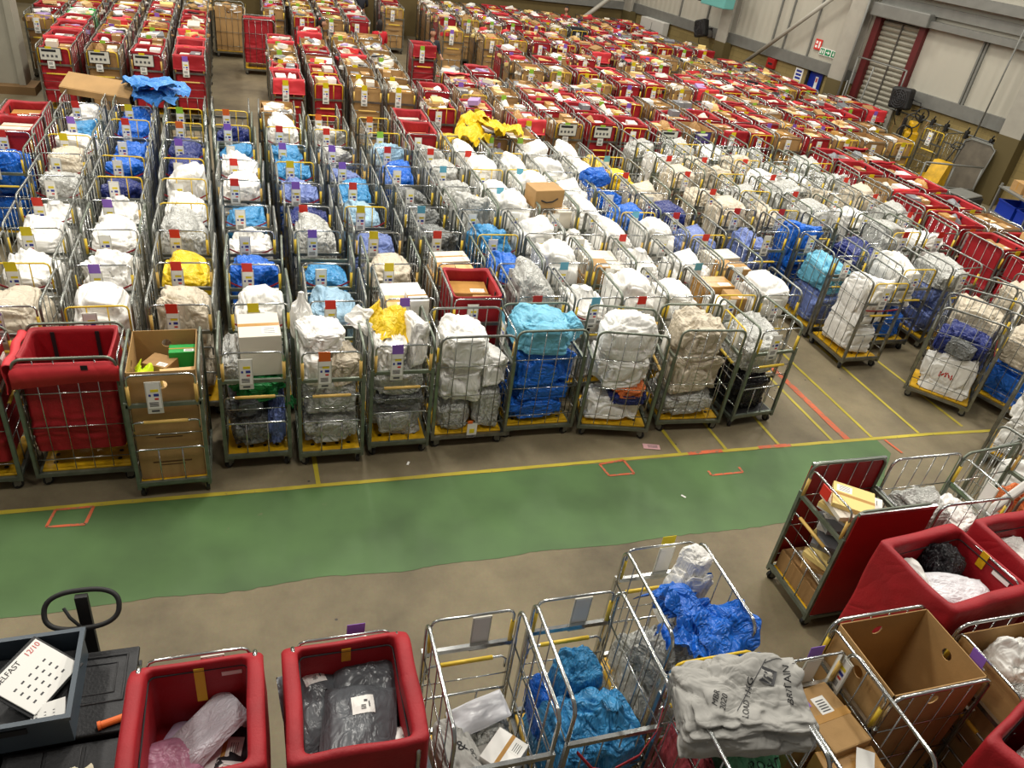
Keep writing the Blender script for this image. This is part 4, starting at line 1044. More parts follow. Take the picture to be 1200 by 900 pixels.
rack(8.08, 10.75, 0, [('N', 0.197, 0.5, 1, 'navy sack beside the aisle line'), ('P', 0.64, 0.6, 2, 'periwinkle sack beside the bright blue pile')], 'roll cage with periwinkle sack left of the bright blue one')
rack(9.95, 10.3, 0, [('N', 0.197, 0.6, 4, 'lower navy sack behind the yellow-framed cage'), ('N', 0.74, 0.55, 1, 'upper navy sack behind the yellow-framed cage')], 'roll cage holding dark navy sacks')
rack(10.9, 9.35, 0.1, [('P', 0.197, 0.5, 4, 'lower crumpled periwinkle sack'), ('P', 0.65, 0.42, 2, 'upper crumpled periwinkle sack'), ('G', 1.02, 0.4, 1, 'grey-white sack over the periwinkle ones')], 'roll cage with crumpled periwinkle sacks', uf='s')
cage(9.78, 7.5, -0.85+PI/2, 'g', 's', 'y', None, 2, 'roll cage turned diagonally with a red-marked white sack, right of the aisle')
o = sack('W', 9.78, 7.5, 0.206, 0.30, 0.39, 0.62, -0.85+PI/2, SACKS[3], 'white sack with red writing in the diagonal cage')
scr = MB(); scr.use(inkred); pp = [Vector((0.02*math.cos(q*1.9)+0.012*q-0.1, 0.045*math.sin(q*2.3)+0.01*math.cos(q*5), 0)) for q in range(17)]
for p0, p1 in zip(pp[:-1], pp[1:]):
    nn = Vector((-(p1-p0).y, (p1-p0).x, 0)).normalized()*0.005; ks = 5
    for k in range(ks): a_, b_ = p0+(p1-p0)*k/ks, p0+(p1-p0)*(k+1)/ks; scr.add([a_-nn, b_-nn, b_+nn, a_+nn], [(0, 1, 2, 3)])
decal(o, scr.mesh('scrawl'), Matrix.Translation((9.12, 6.93, 0.58)) @ Matrix.Rotation(-0.85, 4, 'Z') @ Matrix.Rotation(PI/2, 4, 'X'), inkred, 'red_scrawl', 0.004, (0.75, 0.66, -0.1))
sack('N', 9.80, 7.52, 0.78, 0.28, 0.36, 0.4, -0.85+PI/2, SACKS[4], 'navy sack on the red-marked white one')
sack('S', 9.62, 7.35, 0.85, 0.12, 0.2, 0.25, 0.5, SACKS[1], 'small grey bag beside the navy sack')
rack(10.65, 8.15, -0.7+PI/2, [('P', 0.197, 0.5, 3, 'low periwinkle sack behind the diagonal cage'), ('E', 0.65, 0.6, 1, 'beige sack in the second diagonal cage')], 'second diagonal roll cage with beige over periwinkle')
rack(11.5, 8.2, 0.2, [('E', 0.197, 0.7, 2, 'lower beige sack in the far right cage'), ('E', 0.82, 0.62, 13, 'upper beige sack with white label, far right')], 'roll cage heaped with beige sacks near the right edge', ticket='red', strap=1)
rack(10.75, 7.15, 0.35, [('B', 0.197, 0.62, 4, 'bright blue sack low at the right edge'), ('E', 0.74, 0.5, 1, 'tan sack above the bright blue one at the right edge')], 'roll cage with blue and tan sacks at the right edge')
rack(9.72, 5.85, 0.6, [('W', 0.197, 0.5, 2, 'lowest white sack at the right edge beside the green path end'), ('W', 0.62, 0.42, 13, 'middle white sack at the right edge'), ('W', 0.98, 0.5, 1, 'top white sack at the right edge')], 'roll cage of white sacks at the right edge by the end of the path')
BC = [8.05, 8.95, 9.9, 10.85, 11.75]
rb = random.Random(5)
BROWS = {10.35: '...GE', 11.3: 'EENWE', 12.25: 'EGEEE', 13.2: 'EEEGE', 14.15: 'GEEWG', 15.1: 'GEWG.'}
for j, (y, row) in enumerate(BROWS.items()):
    for i, k in enumerate(row):
        if k == '.': continue
        w_ = '%s row back, %s column right of the empty aisle' % (ordn(j+3), ordn(i+1))
        st = rb.choice(['g', 'n'])
        sw = rb.random() < 0.3
        bx = BC[i]+rb.uniform(-0.05, 0.05); br = rb.uniform(-0.08, 0.08)
        cage(bx, y+HL, br, st, rb.choice(['s', 's', 'y']), 'y', rb.choice(['red', 'red', None, None]), rb.choice([0, 2, 1]), 'steel roll cage, '+w_, 'cages right of the aisle')
        sack(k, bx, y+HL, 0.206, 0.30, 0.39, 0.56, br, rb.choice(SACKS), 'lower %s sack in cage %s' % (colname[k], w_), 'sacks right of the aisle')
        sack(rb.choice([k, k, 'G', 'W']), bx, y+HL, 0.77, 0.30, 0.39, rb.uniform(0.5, 0.75), br+rb.choice([0, PI]), rb.choice(SACKS+SMOOTH), 'upper sack in cage '+w_, 'sacks right of the aisle')

# ------------------------------------------------------------------ red and cardboard trolleys further back
rt = random.Random(23)
SHORT = {'at the far right edge': 'at far right edge', 'in upper left block': 'in upper left block', 'behind the off-white partition': '', 'standing alone in the upper left aisle': '', 'standing alone beside the upper left aisle': '', 'in block left of the long aisle': 'left of long aisle', 'right of the long aisle': 'right of long aisle', 'just behind the packed white sacks': 'behind white sacks', 'standing alone at the mouth of the long aisle': '', 'standing alone beyond the lone red trolley': '', 'at the rear edge of the packed sacks': 'behind packed sacks'}
def put_trolley(x, y, rz, kind, rank, colno, area, near, **kw):
    nm = {'R': 'red fabric-lined trolley', 'K': 'cardboard-sided trolley', 'G': 'green-lined trolley', 'D': 'black-lined trolley'}[kind]
    w_ = '%s rank, %s from left, %s' % (ordn(rank), ordn(colno), area)
    if area.startswith('standing alone'): w_ = area
    tick = kw.pop('ticket', rt.choice([None, 'yellow', 'green', None, 'purple']))
    trolley(x, y, rz, kind, rt.randrange(9), rt.choice([0, 1, 2, 2, 3, 1]), tick, kw.pop('board', None), '%s, %s' % (nm, w_), 'in trolley %s.%s %s' % (ordn(rank), ordn(colno), area) if False else ('in the trolley '+area if area.startswith('standing') else 'in %s trolley of %s rank %s' % (ordn(colno), ordn(rank), SHORT[area])), near, kw.pop('flap', None), group='trolleys '+area, **kw)
# along the wall side, right
for j in range(7):
    y = 9.0+j*0.98
    for i, x in enumerate((12.62, 13.5)):
        if j == 0 and i == 0: pass
        put_trolley(x+rt.uniform(-0.05, 0.05), y, rt.uniform(-0.06, 0.06), 'K' if (j, i) in ((2, 1), (4, 0), (6, 1)) else 'R', j+1, i+1, 'at the far right edge', True, flap=rt.choice([None, None, 0, 3]), ticket=rt.choice(['yellow', 'yellow', 'orange', None]))
# upper left group
UL = {19.95: 'RKRR', 20.95: 'RRRR', 21.95: 'RKKK', 22.95: 'RRRR', 23.95: 'GKKR', 24.95: 'RRRR', 26.0: 'RKRK', 27.1: 'RRKK', 28.2: 'KRKK', 29.3: 'RKKR'}
for j, (y, row) in enumerate(UL.items()):
    for i, k in enumerate(row):
        x = (-4.1, -3.15, -2.25, -1.38)[i]
        kw = {}
        if j == 0 and i < 3: kw['board'] = 0; kw['ticket'] = 'yellow'
        if j == 0: kw['flap'] = 1 if i == 3 else None
        elif i in (0, 3) and j < 4: kw['flap'] = 0
        put_trolley(x-(0.02*j), y+HL, rt.uniform(-0.04, 0.04), k, j+1, i+1, 'in upper left block', (j < 2), full=True, **kw)
for j in range(6):
    put_trolley(-5.0, 23.9+j*1.02, 0, 'R' if j % 2 else 'K', j+1, 1, 'behind the off-white partition', False)
# single ones standing in the aisle at the upper left
put_trolley(-0.62, 27.7, PI/2, 'K', 1, 1, 'standing alone in the upper left aisle', False)
put_trolley(0.22, 25.6, PI/2, 'R', 1, 1, 'standing alone beside the upper left aisle', False, full=False, flap=1)
# upper middle-left group
UM = {18.35: 'RRKK', 19.35: 'RRKK', 20.35: 'KKKK', 21.4: 'KRRK', 22.45: 'RKKK', 23.9: '.RKK', 26.6: '.RKR', 27.7: 'KKRK', 28.8: 'RKKR', 29.9: 'KRRK', 31.0: 'RRKR', 32.1: 'KKRR'}
for j, (y, row) in enumerate(UM.items()):
    for i, k in enumerate(row):
        if k == '.': continue
        put_trolley((0.72, 1.58, 2.46, 3.24)[i], y+HL, rt.uniform(-0.05, 0.05), k, j+1, i+1, 'in block left of the long aisle', j < 2, ticket='yellow' if j < 3 else rt.choice(['green', 'green', None]), flap=rt.choice([None, None, 0]) if k == 'R' else None)
# right of the long aisle, out to the wall
def wallx(y): return 19.4-(y-16.6)*math.tan(WA)
nrow = 0
for j in range(16):
    y = 16.15+j*1.06; nrow += 1; nc = 0
    for i in range(17):
        x = 4.05+i*0.83
        if x < 5.4 and j <= 1: continue
        if 12.0 < x and y > 18.7 and x > wallx(y)-1.0: continue
        if y <= 18.7 and x > min(15.9, wallx(y)-2.8): continue
        if y > 19 and x < 4.5: continue
        if 20.4 < y < 27.2 and x < 6.7: continue
        if 27.2 < y and 5.5 < x < 6.3: continue
        if (j == 3 and 8.5 < x < 12.2) or (j == 4 and 6.3 < x < 8.6) or (j == 6 and 9 < x < 13) or (j == 8 and 6.6 < x < 10.4) or (j == 11 and x < 12) or (j == 9 and x > 12.5): continue
        if j == 15 and 11.8 < x < 12.9: continue
        if rt.random() < 0.04: continue
        nc += 1
        k = rt.choice('RRRRKKR' if x > 9 or j < 2 else 'RKKRK')
        if abs(x-11.52) < 0.1 and j == 12: k = 'D'
        kw = {}
        if j == 0 and i in (3, 4, 6, 7): kw['board'] = 0 if i != 7 else 1; kw['ticket'] = 'green'
        if rt.random() < 0.3 and k == 'R': kw['flap'] = rt.choice([0, 1, 2, 3])
        put_trolley(x+rt.uniform(-0.04, 0.04), y+HL+rt.uniform(-0.05, 0.05), rt.uniform(-0.06, 0.06), k, nrow, nc, 'right of the long aisle', j < 3, full=not (j == 0 and i in (1,)), **kw)
for i, (x, y, rz, w_) in enumerate(TODO): put_trolley(x, y, rz, 'K', 1, i+1, 'at the rear edge of the packed sacks', True)
put_trolley(4.72, 17.35, 0, 'R', 1, 1, 'just behind the packed white sacks', True, full=True)
put_trolley(3.86, 17.3, 0, 'R', 1, 2, 'just behind the packed white sacks', True, full=True)
put_trolley(4.72, 23.85, 0, 'R', 1, 1, 'standing alone at the mouth of the long aisle', False, full=False, flap=1)
put_trolley(6.25, 26.9, 0, 'K', 1, 1, 'standing alone beyond the lone red trolley', False)
hp = HEAP.build('parcels'); tag(hp, 'small parcels and letters heaped in the more distant trolleys', 'parcels', kind='stuff')

# ------------------------------------------------------------------ people far off among the trolleys
skin = mat('skin', (176, 128, 100), 0.6); hairm = mat('dark_hair', (24, 18, 16), 0.7)
clothm = {'red': mat('red_clothing', (186, 20, 34), 0.8), 'dark': mat('dark_clothing', (34, 36, 44), 0.8), 'navy': mat('navy_trousers', (28, 32, 50), 0.8), 'tan': mat('tan_bag', (190, 160, 110), 0.7)}
def skinned(name, joints, edges, m, parent, sub=2):
    me = bpy.data.meshes.new(name); me.from_pydata([j[0] for j in joints], edges, []); me.materials.append(m)
    o = bpy.data.objects.new(name, me); COL.objects.link(o); o.parent = parent
    md = o.modifiers.new('skin', 'SKIN'); md.use_smooth_shade = True
    sv = me.skin_vertices[0].data
    for i, j in enumerate(joints): sv[i].radius = (j[1], j[2] if len(j) > 2 else j[1]); sv[i].use_root = (i == 0)
    ms = o.modifiers.new('sub', 'SUBSURF'); ms.levels = sub; ms.render_levels = sub
    return o
def person(x, y, rz, top, label, lean=0.0, longhair=False, arm=0.3, looking=0.0):
    r = empty('person', (x, y, 0), rz); tag(r, label, 'person')
    L = lambda z, yy=0: (0, yy - lean*max(0, z-0.9), z)
    def pt(x_, y_, z): return (x_, y_-lean*max(0, z-0.92), z - 0.25*lean*max(0, z-0.92))
    J = [(pt(0, 0, 0.95), 0.14, 0.10), (pt(0, 0, 1.18), 0.10, 0.08), (pt(0, 0, 1.38), 0.10, 0.075), (pt(0, 0, 1.49), 0.05), (pt(0, -0.01, 1.58), 0.052),
         ((0.09, 0, 0.88), 0.085), ((0.10, -0.02, 0.48), 0.055), ((0.10, 0.02, 0.08), 0.04), ((0.11, -0.12, 0.04), 0.035),
         ((-0.09, 0, 0.88), 0.085), ((-0.10, -0.02, 0.48), 0.055), ((-0.10, 0.02, 0.08), 0.04), ((-0.11, -0.12, 0.04), 0.035),
         (pt(0.17, 0, 1.39), 0.045), (pt(0.24, -0.04, 1.15), 0.042), (pt(0.22, -0.04-arm, 1.05), 0.03), (pt(0.21, -0.12-arm, 1.03), 0.03, 0.016),
         (pt(-0.17, 0, 1.39), 0.045), (pt(-0.24, -0.04, 1.15), 0.042), (pt(-0.22, -0.04-arm, 1.05), 0.03), (pt(-0.21, -0.12-arm, 1.03), 0.03, 0.016)]
    E = [(0, 1), (1, 2), (2, 3), (3, 4), (0, 5), (5, 6), (6, 7), (7, 8), (0, 9), (9, 10), (10, 11), (11, 12), (2, 13), (13, 14), (14, 15), (15, 16), (2, 17), (17, 18), (18, 19), (19, 20)]
    for sx, k in ((1, 16), (-1, 20)):
        bx, by, bz = J[k][0]
        for q, ln in enumerate((0.07, 0.08, 0.075, 0.06)):
            J.append(((bx+(q-1.5)*0.018, by-ln*0.6, bz-0.01), 0.009)); E.append((k, len(J)-1)); J.append(((bx+(q-1.5)*0.018, by-ln, bz-0.035), 0.008)); E.append((len(J)-2, len(J)-1))
        J.append(((bx-sx*0.04, by+0.0, bz-0.01), 0.010)); E.append((k, len(J)-1)); J.append(((bx-sx*0.045, by-0.035, bz-0.03), 0.009)); E.append((len(J)-2, len(J)-1))
    body = skinned('body', J, E, skin, r)
    # clothes follow the body
    tj = [(pt(0, 0, 0.92), 0.155, 0.115), (pt(0, 0, 1.18), 0.145, 0.112), (pt(0, 0, 1.40), 0.165, 0.112), (pt(0, 0, 1.49), 0.075),
          (pt(0.19, 0, 1.42), 0.068), (pt(0.24, -0.04, 1.15), 0.054), (pt(0.225, -0.04-arm*0.6, 1.09), 0.044), (pt(-0.19, 0, 1.42), 0.068), (pt(-0.24, -0.04, 1.15), 0.054), (pt(-0.225, -0.04-arm*0.6, 1.09), 0.044)]
    t_ = skinned('top', tj, [(0, 1), (1, 2), (2, 3), (2, 4), (4, 5), (5, 6), (2, 7), (7, 8), (8, 9)], clothm[top], r); t_['label'] = {'red': 'red top', 'dark': 'dark top'}[top]
    lj = [((0, 0, 0.96), 0.15, 0.115), ((0.09, 0, 0.86), 0.1), ((0.10, -0.02, 0.48), 0.07), ((0.10, 0.02, 0.1), 0.06), ((-0.09, 0, 0.86), 0.1), ((-0.10, -0.02, 0.48), 0.07), ((-0.10, 0.02, 0.1), 0.06)]
    skinned('trousers', lj, [(0, 1), (1, 2), (2, 3), (0, 4), (4, 5), (5, 6)], clothm['navy'], r)['label'] = 'dark trousers'
    # head joined to the neck, with face
    hc = Vector(pt(0, -0.02, 1.67)); Rz = Matrix.Rotation(looking, 4, 'Z'); bm = bmesh.new(); bmesh.ops.create_icosphere(bm, subdivisions=4, radius=1)
    for v in bm.verts:
        n = v.co.copy(); p = Vector((n.x*0.075, n.y*0.095, n.z*0.118))
        if n.y < 0 and n.z < -0.3: p.x *= 0.85; p.y *= 0.92
        nose = math.exp(-((n.x/0.14)**2+((n.z+0.12)/0.22)**2)) if n.y < 0 else 0
        p.y -= 0.022*nose
        for ex in (-0.38, 0.38):
            if n.y < 0: p.y += 0.010*math.exp(-(((n.x-ex)/0.16)**2+((n.z-0.1)/0.12)**2))
        if n.y < 0: p.y -= 0.006*math.exp(-((n.x/0.25)**2+((n.z+0.45)/0.08)**2))
        if abs(n.x) > 0.9: p.x *= 1.12
        v.co = (Matrix.Translation(hc) @ Rz) @ p
    me = bpy.data.meshes.new('head'); bm.to_mesh(me); bm.free(); me.materials.append(skin)
    for f_ in me.polygons: f_.use_smooth = True
    put('head', me, body)
    bm = bmesh.new(); bmesh.ops.create_icosphere(bm, subdivisions=4, radius=1)
    for v in bm.verts:
        n = v.co.copy(); p = Vector((n.x*0.084, n.y*0.104+0.008, n.z*0.126+0.008))
        if n.y < -0.1 and n.z < 0.45: p = Vector((p.x*0.8, 0.0, p.z*0.6+0.02))
        if longhair and n.z < 0 and n.y >= -0.1: p.z *= 2.2; p.x *= 1.05
        p += Vector((noise.noise(n*5), noise.noise(n*5+Vector((4, 0, 0))), noise.noise(n*5+Vector((0, 4, 0)))))*0.006
        v.co = (Matrix.Translation(hc) @ Rz) @ p
    me = bpy.data.meshes.new('hair'); bm.to_mesh(me); bm.free(); me.materials.append(hairm)
    for f_ in me.polygons: f_.use_smooth = True
    put('hair', me, r)
    return r
person(1.62, 25.5, 1.3, 'red', 'person in red top bending over trolleys in the upper left', lean=0.55, arm=0.25)
person(3.72, 25.45, PI+0.3, 'red', 'person with long dark hair and red top seen from behind', longhair=True)
person(5.2, 24.75, 0.2, 'dark', 'person in dark clothes with short dark hair beside the brown trolleys', arm=0.2)
person(4.0, 32.4, PI, 'dark', 'person in dark trousers at the top edge beyond the trolleys')
person(12.35, 32.75, -1.0, 'red', 'person with dark hair and red top, farthest right among the trolleys')

# ------------------------------------------------------------------ equipment at the right wall
def rail_frame(name, label, pts, posts, cat='guardrail'):
    t = empty(name); tag(t, label, cat)
    b = MB(); b.use(steelgrey)
    for p in pts: b.tube(p, 0.024)
    b.build('rail', t)
    for p in posts: b = MB(); b.use(steelgrey); b.tube(p, 0.024); b.cyl((p[0][0], p[0][1], 0.006), (0, 0, 1), 0.06, 0.012); b.build('post', t)
rail_frame('guardrail', 'low grey steel guardrail in front of the roller shutter', [[(15.9, 19.45, 1.1), (17.15, 19.4, 1.1)], [(15.9, 19.45, 0.55), (17.15, 19.4, 0.55)]], [[(15.9, 19.45, 0), (15.9, 19.45, 1.1)], [(17.15, 19.4, 0), (17.15, 19.4, 1.1)]])
rail_frame('guardrail', 'grey steel guardrail in front of the yellow lifting truck', [[(16.45, 15.97, 1.1), (18.1, 15.7, 1.1)], [(16.45, 15.97, 0.5), (18.1, 15.7, 0.5)]], [[(16.45, 15.97, 0), (16.45, 15.97, 1.1)], [(17.3, 15.84, 0), (17.3, 15.84, 1.1)], [(18.1, 15.7, 0), (18.1, 15.7, 1.1)]])
def wpt(s, y, z): return tuple(WT @ Vector((s, y, z)))
rail_frame('barrier_frame', 'tall thin grey steel frame across the roller shutter', [[wpt(5.2, 0.3, 2.6), wpt(3.4, 0.3, 2.6)], [wpt(5.2, 0.3, 1.3), wpt(4.4, 0.3, 1.25)]],
           [[wpt(5.2, 0.3, 0), wpt(5.2, 0.3, 2.6)], [wpt(3.4, 0.3, 1.7), wpt(3.4, 0.3, 2.6)], [wpt(4.45, 0.6, 0), wpt(4.3, 0.6, 2.5)]], 'barrier')
# yellow lifting truck
t = empty('lifting_truck', (18.03, 18.5, 0), -0.5); tag(t, 'yellow lifting truck with black coiled hoses by the ochre wall', 'lifting truck')
b = MB(); b.use(yelplast); b.box(-0.16, 0.22, -0.18, 0.18, 0.12, 1.25, None, 0.06); b.box(-0.1, 0.16, -0.14, 0.14, 1.2, 1.5, None, 0.05); b.build('truck_body', t)
b = MB(); b.use(blackrub); b.box(-0.42, -0.17, -0.2, 0.2, 0.08, 1.0, None, 0.02); b.box(-0.28, -0.2, -0.06, 0.06, 1.0, 1.55); b.build('mast', t)
b = MB(); b.use(blackrub)
for (hx, hz, hr) in ((-0.1, 1.55, 0.2), (0.08, 1.75, 0.17), (-0.2, 1.2, 0.2)): b.tube([(hx+hr*math.cos(a), -0.2, hz+hr*math.sin(a)) for a in [2*PI*q/18 for q in range(18)]], 0.02, 6, True)
b.build('coiled_hose', t)
for sx in (-0.3, 0.15): b = MB(); b.use(blackrub); b.cyl((sx, 0, 0.07), (0, 1, 0), 0.07, 0.3); b.build('wheel', t)
t = empty('pallet_truck', (17.5, 16.55, 0), 0.35); tag(t, 'small yellow pallet truck tilted behind the guardrail', 'pallet truck')
b = MB(); b.use(yelplast)
b.add([(-0.25, -0.22, 0.1), (0.35, -0.22, 0.1), (0.35, -0.22, 0.95), (0.12, -0.22, 0.95), (-0.25, 0.22, 0.1), (0.35, 0.22, 0.1), (0.35, 0.22, 0.95), (0.12, 0.22, 0.95)], [(0, 1, 2, 3), (4, 7, 6, 5), (0, 4, 5, 1), (1, 5, 6, 2), (2, 6, 7, 3), (3, 7, 4, 0)]); b.build('cover', t)
b = MB(); b.use(yelplast); b.box(-1.1, -0.25, -0.22, -0.06, 0.05, 0.11); b.box(-1.1, -0.25, 0.06, 0.22, 0.05, 0.11); b.build('forks', t)
b = MB(); b.use(blackrub); b.tube([(0.3, 0, 0.9), (0.6, 0, 1.25), (0.6, -0.15, 1.3), (0.75, -0.12, 1.4), (0.75, 0.12, 1.4), (0.6, 0.15, 1.3), (0.6, 0, 1.25)], 0.02); b.build('tiller', t)
b = MB(); b.use(blackrub); b.cyl((0.2, 0, 0.07), (0, 1, 0), 0.07, 0.3); b.build('wheel', t)
# flattened trolley and boards against the wall
dull = mat('grimy_board', (96, 88, 74), 0.7, 0, 0.3)
for i, (s_, y_, lab) in enumerate(((0.35, 0.62, 'grimy grey board leaning on the wall, nearest the wall'), (0.25, 0.78, 'second grimy grey board leaning in front of another'))):
    o = bpy.data.objects.new('leaning_board', None); COL.objects.link(o); o.matrix_world = WT @ Matrix.Translation((s_, y_, 0)) @ Matrix.Rotation(0.2, 4, 'X') ; tag(o, lab, 'board')
    b = MB(); b.use(dull); b.box(-0.45, 0.45, -0.02, 0.02, 0, 1.45, None, 0.008); b.build('board_panel', o)
    b = MB(); b.use(steelgrey); b.tube([(-0.45, 0.04, 0.02), (-0.45, 0.04, 1.4), (-0.3, 0.04, 1.5), (0.3, 0.04, 1.5), (0.45, 0.04, 1.4), (0.45, 0.04, 0.02)], 0.018); b.build('board_frame', o)
c = cage(18.40, 17.66, -PI/2+WA, 'g', 'y', 'y', None, 0, 'empty roll cage with yellow frame standing by the wall beside the boards')
# shelf unit at the right edge
t = empty('shelf_unit', (15.9, 11.9, 0), -0.25); tag(t, 'grey steel shelf unit with blue bins at the right edge', 'shelf')
for sx in (-0.3, 0.3):
    for sy in (-1.2, 0.0, 1.2): b = MB(); b.use(steelgrey); b.box(sx-0.02, sx+0.02, sy-0.02, sy+0.02, 0, 1.55); b.build('upright', t)
for z in (0.35, 0.9, 1.45): b = MB(); b.use(steelgrey); b.box(-0.33, 0.33, -1.23, 1.23, z, z+0.03); b.build('shelf_board', t)
bluebin = mat('blue_bin_plastic', (16, 52, 160), 0.4)
Rs = Matrix.Translation((15.9, 11.9, 0)) @ Matrix.Rotation(-0.25, 4, 'Z')
def bin_(m, x, y, z, sx, sy, h, rz, label, nm='storage_bin', lip=0.015, loc=None):
    b = MB(); b.use(m); w_ = 0.012
    b.box(-sx, sx, -sy, sy, 0, w_); b.box(-sx, sx, -sy, -sy+w_, w_, h); b.box(-sx, sx, sy-w_, sy, w_, h); b.box(-sx, -sx+w_, -sy+w_, sy-w_, w_, h); b.box(sx-w_, sx, -sy+w_, sy-w_, w_, h)
    b.box(-sx-lip, sx+lip, -sy-lip, -sy, h-0.03, h); b.box(-sx-lip, sx+lip, sy, sy+lip, h-0.03, h); b.box(-sx-lip, -sx, -sy, sy, h-0.03, h); b.box(sx, sx+lip, -sy, sy, h-0.03, h)
    o = put(nm, b.mesh(nm), None, (x, y, z), rz); tag(o, label, 'bin'); return o
for i, (ly, z, lab) in enumerate(((0.8, 0.932, 'blue plastic bin, left on the middle shelf'), (0.1, 0.932, 'blue plastic bin, middle of the middle shelf'), (-0.65, 0.932, 'blue plastic bin, right on the middle shelf'), (-0.5, 0.382, 'blue plastic bin on the bottom shelf'))):
    p = Rs @ Vector((0, ly, z)); bin_(bluebin, p.x, p.y, p.z, 0.26, 0.3, 0.3, -0.25, lab)
for i, (ly, lab) in enumerate(((0.85, 'brown carton on top of the shelf, left'), (0.35, 'open brown carton on top of the shelf, second from left'), (-0.2, 'brown carton on top of the shelf, third from left'), (-0.8, 'brown carton on top of the shelf, right'))):
    p = Rs @ Vector((0, ly, 1.482)); parcel(1, p.x, p.y, p.z, 0.4, 0.38, 0.22, -0.2+0.2*i, label=lab)
p = Rs @ Vector((0, 0.5, 0.382)); parcel(2, p.x, p.y, p.z, 0.4, 0.5, 0.3, -0.25, label='dull brown carton on the bottom shelf')
b = MB(); b.use(blackrub); b.box(-0.4, 0.4, -0.35, 0.35, 0.0, 0.75, None, 0.05); b.use(steelgrey); b.box(-0.36, 0.36, -0.3, 0.3, 0.75, 0.8, None, 0.02)
o = put('floor_machine', b.mesh('floor_machine'), None, (16.6, 14.6, 0), 0.3); tag(o, 'black boxy machine on the floor behind the shelf unit', 'machine')

# ------------------------------------------------------------------ stray bags thrown over the packed cages
for i, (x, y, v) in enumerate(((-1.75, 16.2, 1), (-1.55, 16.45, 3), (-1.95, 16.4, 0), (-1.7, 16.1, 2))):
    bag('B' if False else mat('sky_blue_bag', (70, 140, 216), 0.4, crinkle=0.5) if 'sky_blue_bag' not in MATS else MATS['sky_blue_bag'], x, y, 1.5+0.07*i, 0.42, 0.36, 0.32, i*1.1, (0.1, 0.05), v,
        ['lowest', 'second', 'third', 'topmost'][i]+' sky blue bag heaped on the rear left cages')
b = MB(); b.use(card); b.box(-0.62, 0.62, -0.24, 0.24, 0, 0.015); b.box(-0.62, 0.62, -0.26, -0.24, -0.12, 0.01)
o = put('cardboard_sheet', b.mesh('cardboard_sheet'), None, (-2.75, 16.6, 1.62), -0.25); o.rotation_euler = (0.35, 0.05, -0.25); tag(o, 'flat sheet of brown cardboard lying across the rear cages', 'cardboard')
for i, (x, y, v, hx) in enumerate(((4.05, 14.9, 1, 0.36), (4.45, 15.15, 3, 0.34), (4.75, 14.75, 2, 0.3), (4.2, 15.35, 0, 0.32))):
    bag('Y', x, y, 1.45+0.04*i, hx, 0.34, 0.42, i*1.3, (0.15, 0.1), v, ['leftmost', 'right', 'rightmost low', 'rear'][i]+' bright yellow bag draped over the rear cages')
sack('B', 5.75, 12.55, 1.42, 0.24, 0.22, 0.28, 0.2, SACKS[4], 'small bright blue bag sitting on the white sacks')
b = MB(); b.use(card); b.box(-0.26, 0.26, -0.2, 0.2, 0, 0.3, None, 0.01); b.use(inkblack)
b.tube([(-0.15, -0.202, 0.14), (-0.05, -0.202, 0.10), (0.06, -0.202, 0.11), (0.15, -0.202, 0.16)], 0.012, 6)
o = put('parcel', b.mesh('printed_carton'), None, (4.45, 11.55, 1.42), 0.15); tag(o, 'brown carton with curved black stroke lying on the white sacks', 'parcel')

# ------------------------------------------------------------------ near foreground row
NL = [liner_mesh(41, z0=0.35, z1=1.56, floor_z=0.9, a=0.385, b_=0.47, gather=False, straps=False, rim=0.022),
      liner_mesh(42, z0=0.35, z1=1.56, floor_z=0.82, a=0.40, b_=0.48, gather=False, straps=False, rim=0.022)]
def thick_liner(seed, fz, a, b_, z1=1.50):
    """red liner that wraps over the side panels: outer and inner skins with the rails between"""
    m = MB(); m.use(redfab); off = Vector((seed*3.7, 1, 0)); rows = []
    def dp(p, s=1.0):
        c = Vector((p.x, p.y, 0)).normalized(); d = 0.016*noise.noise(Vector((p.x*3, p.y*3, p.z*2.5))+off)*s
        return Vector((p.x+c.x*d, p.y+c.y*d, p.z+(0.02*noise.noise(Vector((p.x*2, p.y*2, 0))+off) if p.z > 1.2 else 0)+(0.085*min(1, max(0, (p.y+b_)/0.14))-0.03 if p.z > 1.2 else 0)))
    for i in range(16): rows.append([dp(p) for p in rring(a, b_, 0.05, 0.55+(z1-0.55)*i/15)])
    for q in range(1, 6): t = PI*q/6; rows.append([dp(p) for p in rring(a-0.05+0.05*math.cos(t), b_-0.03+0.03*math.cos(t), 0.045, z1+0.03*math.sin(t))])
    for i in range(16): rows.append([dp(p) for p in rring(a-0.10, b_-0.06, 0.04, z1-(z1-fz)*i/15)])
    n = len(rows[0]); vs = [p for r_ in rows for p in r_]; fs = []
    for i in range(len(rows)-1):
        for j in range(n): fs.append((i*n+j, i*n+(j+1) % n, (i+1)*n+(j+1) % n, (i+1)*n+j))
    cv = len(vs); vs.append(Vector((0, 0, fz)))
    for j in range(n): fs.append(((len(rows)-1)*n+j, (len(rows)-1)*n+(j+1) % n, cv))
    m.add(vs, fs, True)
    m.use(blackfab); m.tube([Vector((p.x*0.985, p.y*0.985, z1-0.045)) for p in rring(a-0.10, b_-0.06, 0.04, 0)], 0.006, 5, True)
    return m.mesh('liner')
def near_cage(x, y, rz, label, **kw):
    c = cage(x, y, rz, kw.get('st', 'c'), kw.get('uf', 's'), kw.get('deck', 'y'), kw.get('ticket'), kw.get('strap', 0), label, plt=kw.get('plt', True)); tag(c, cat=kw.get('cat', 'roll cage')); return c
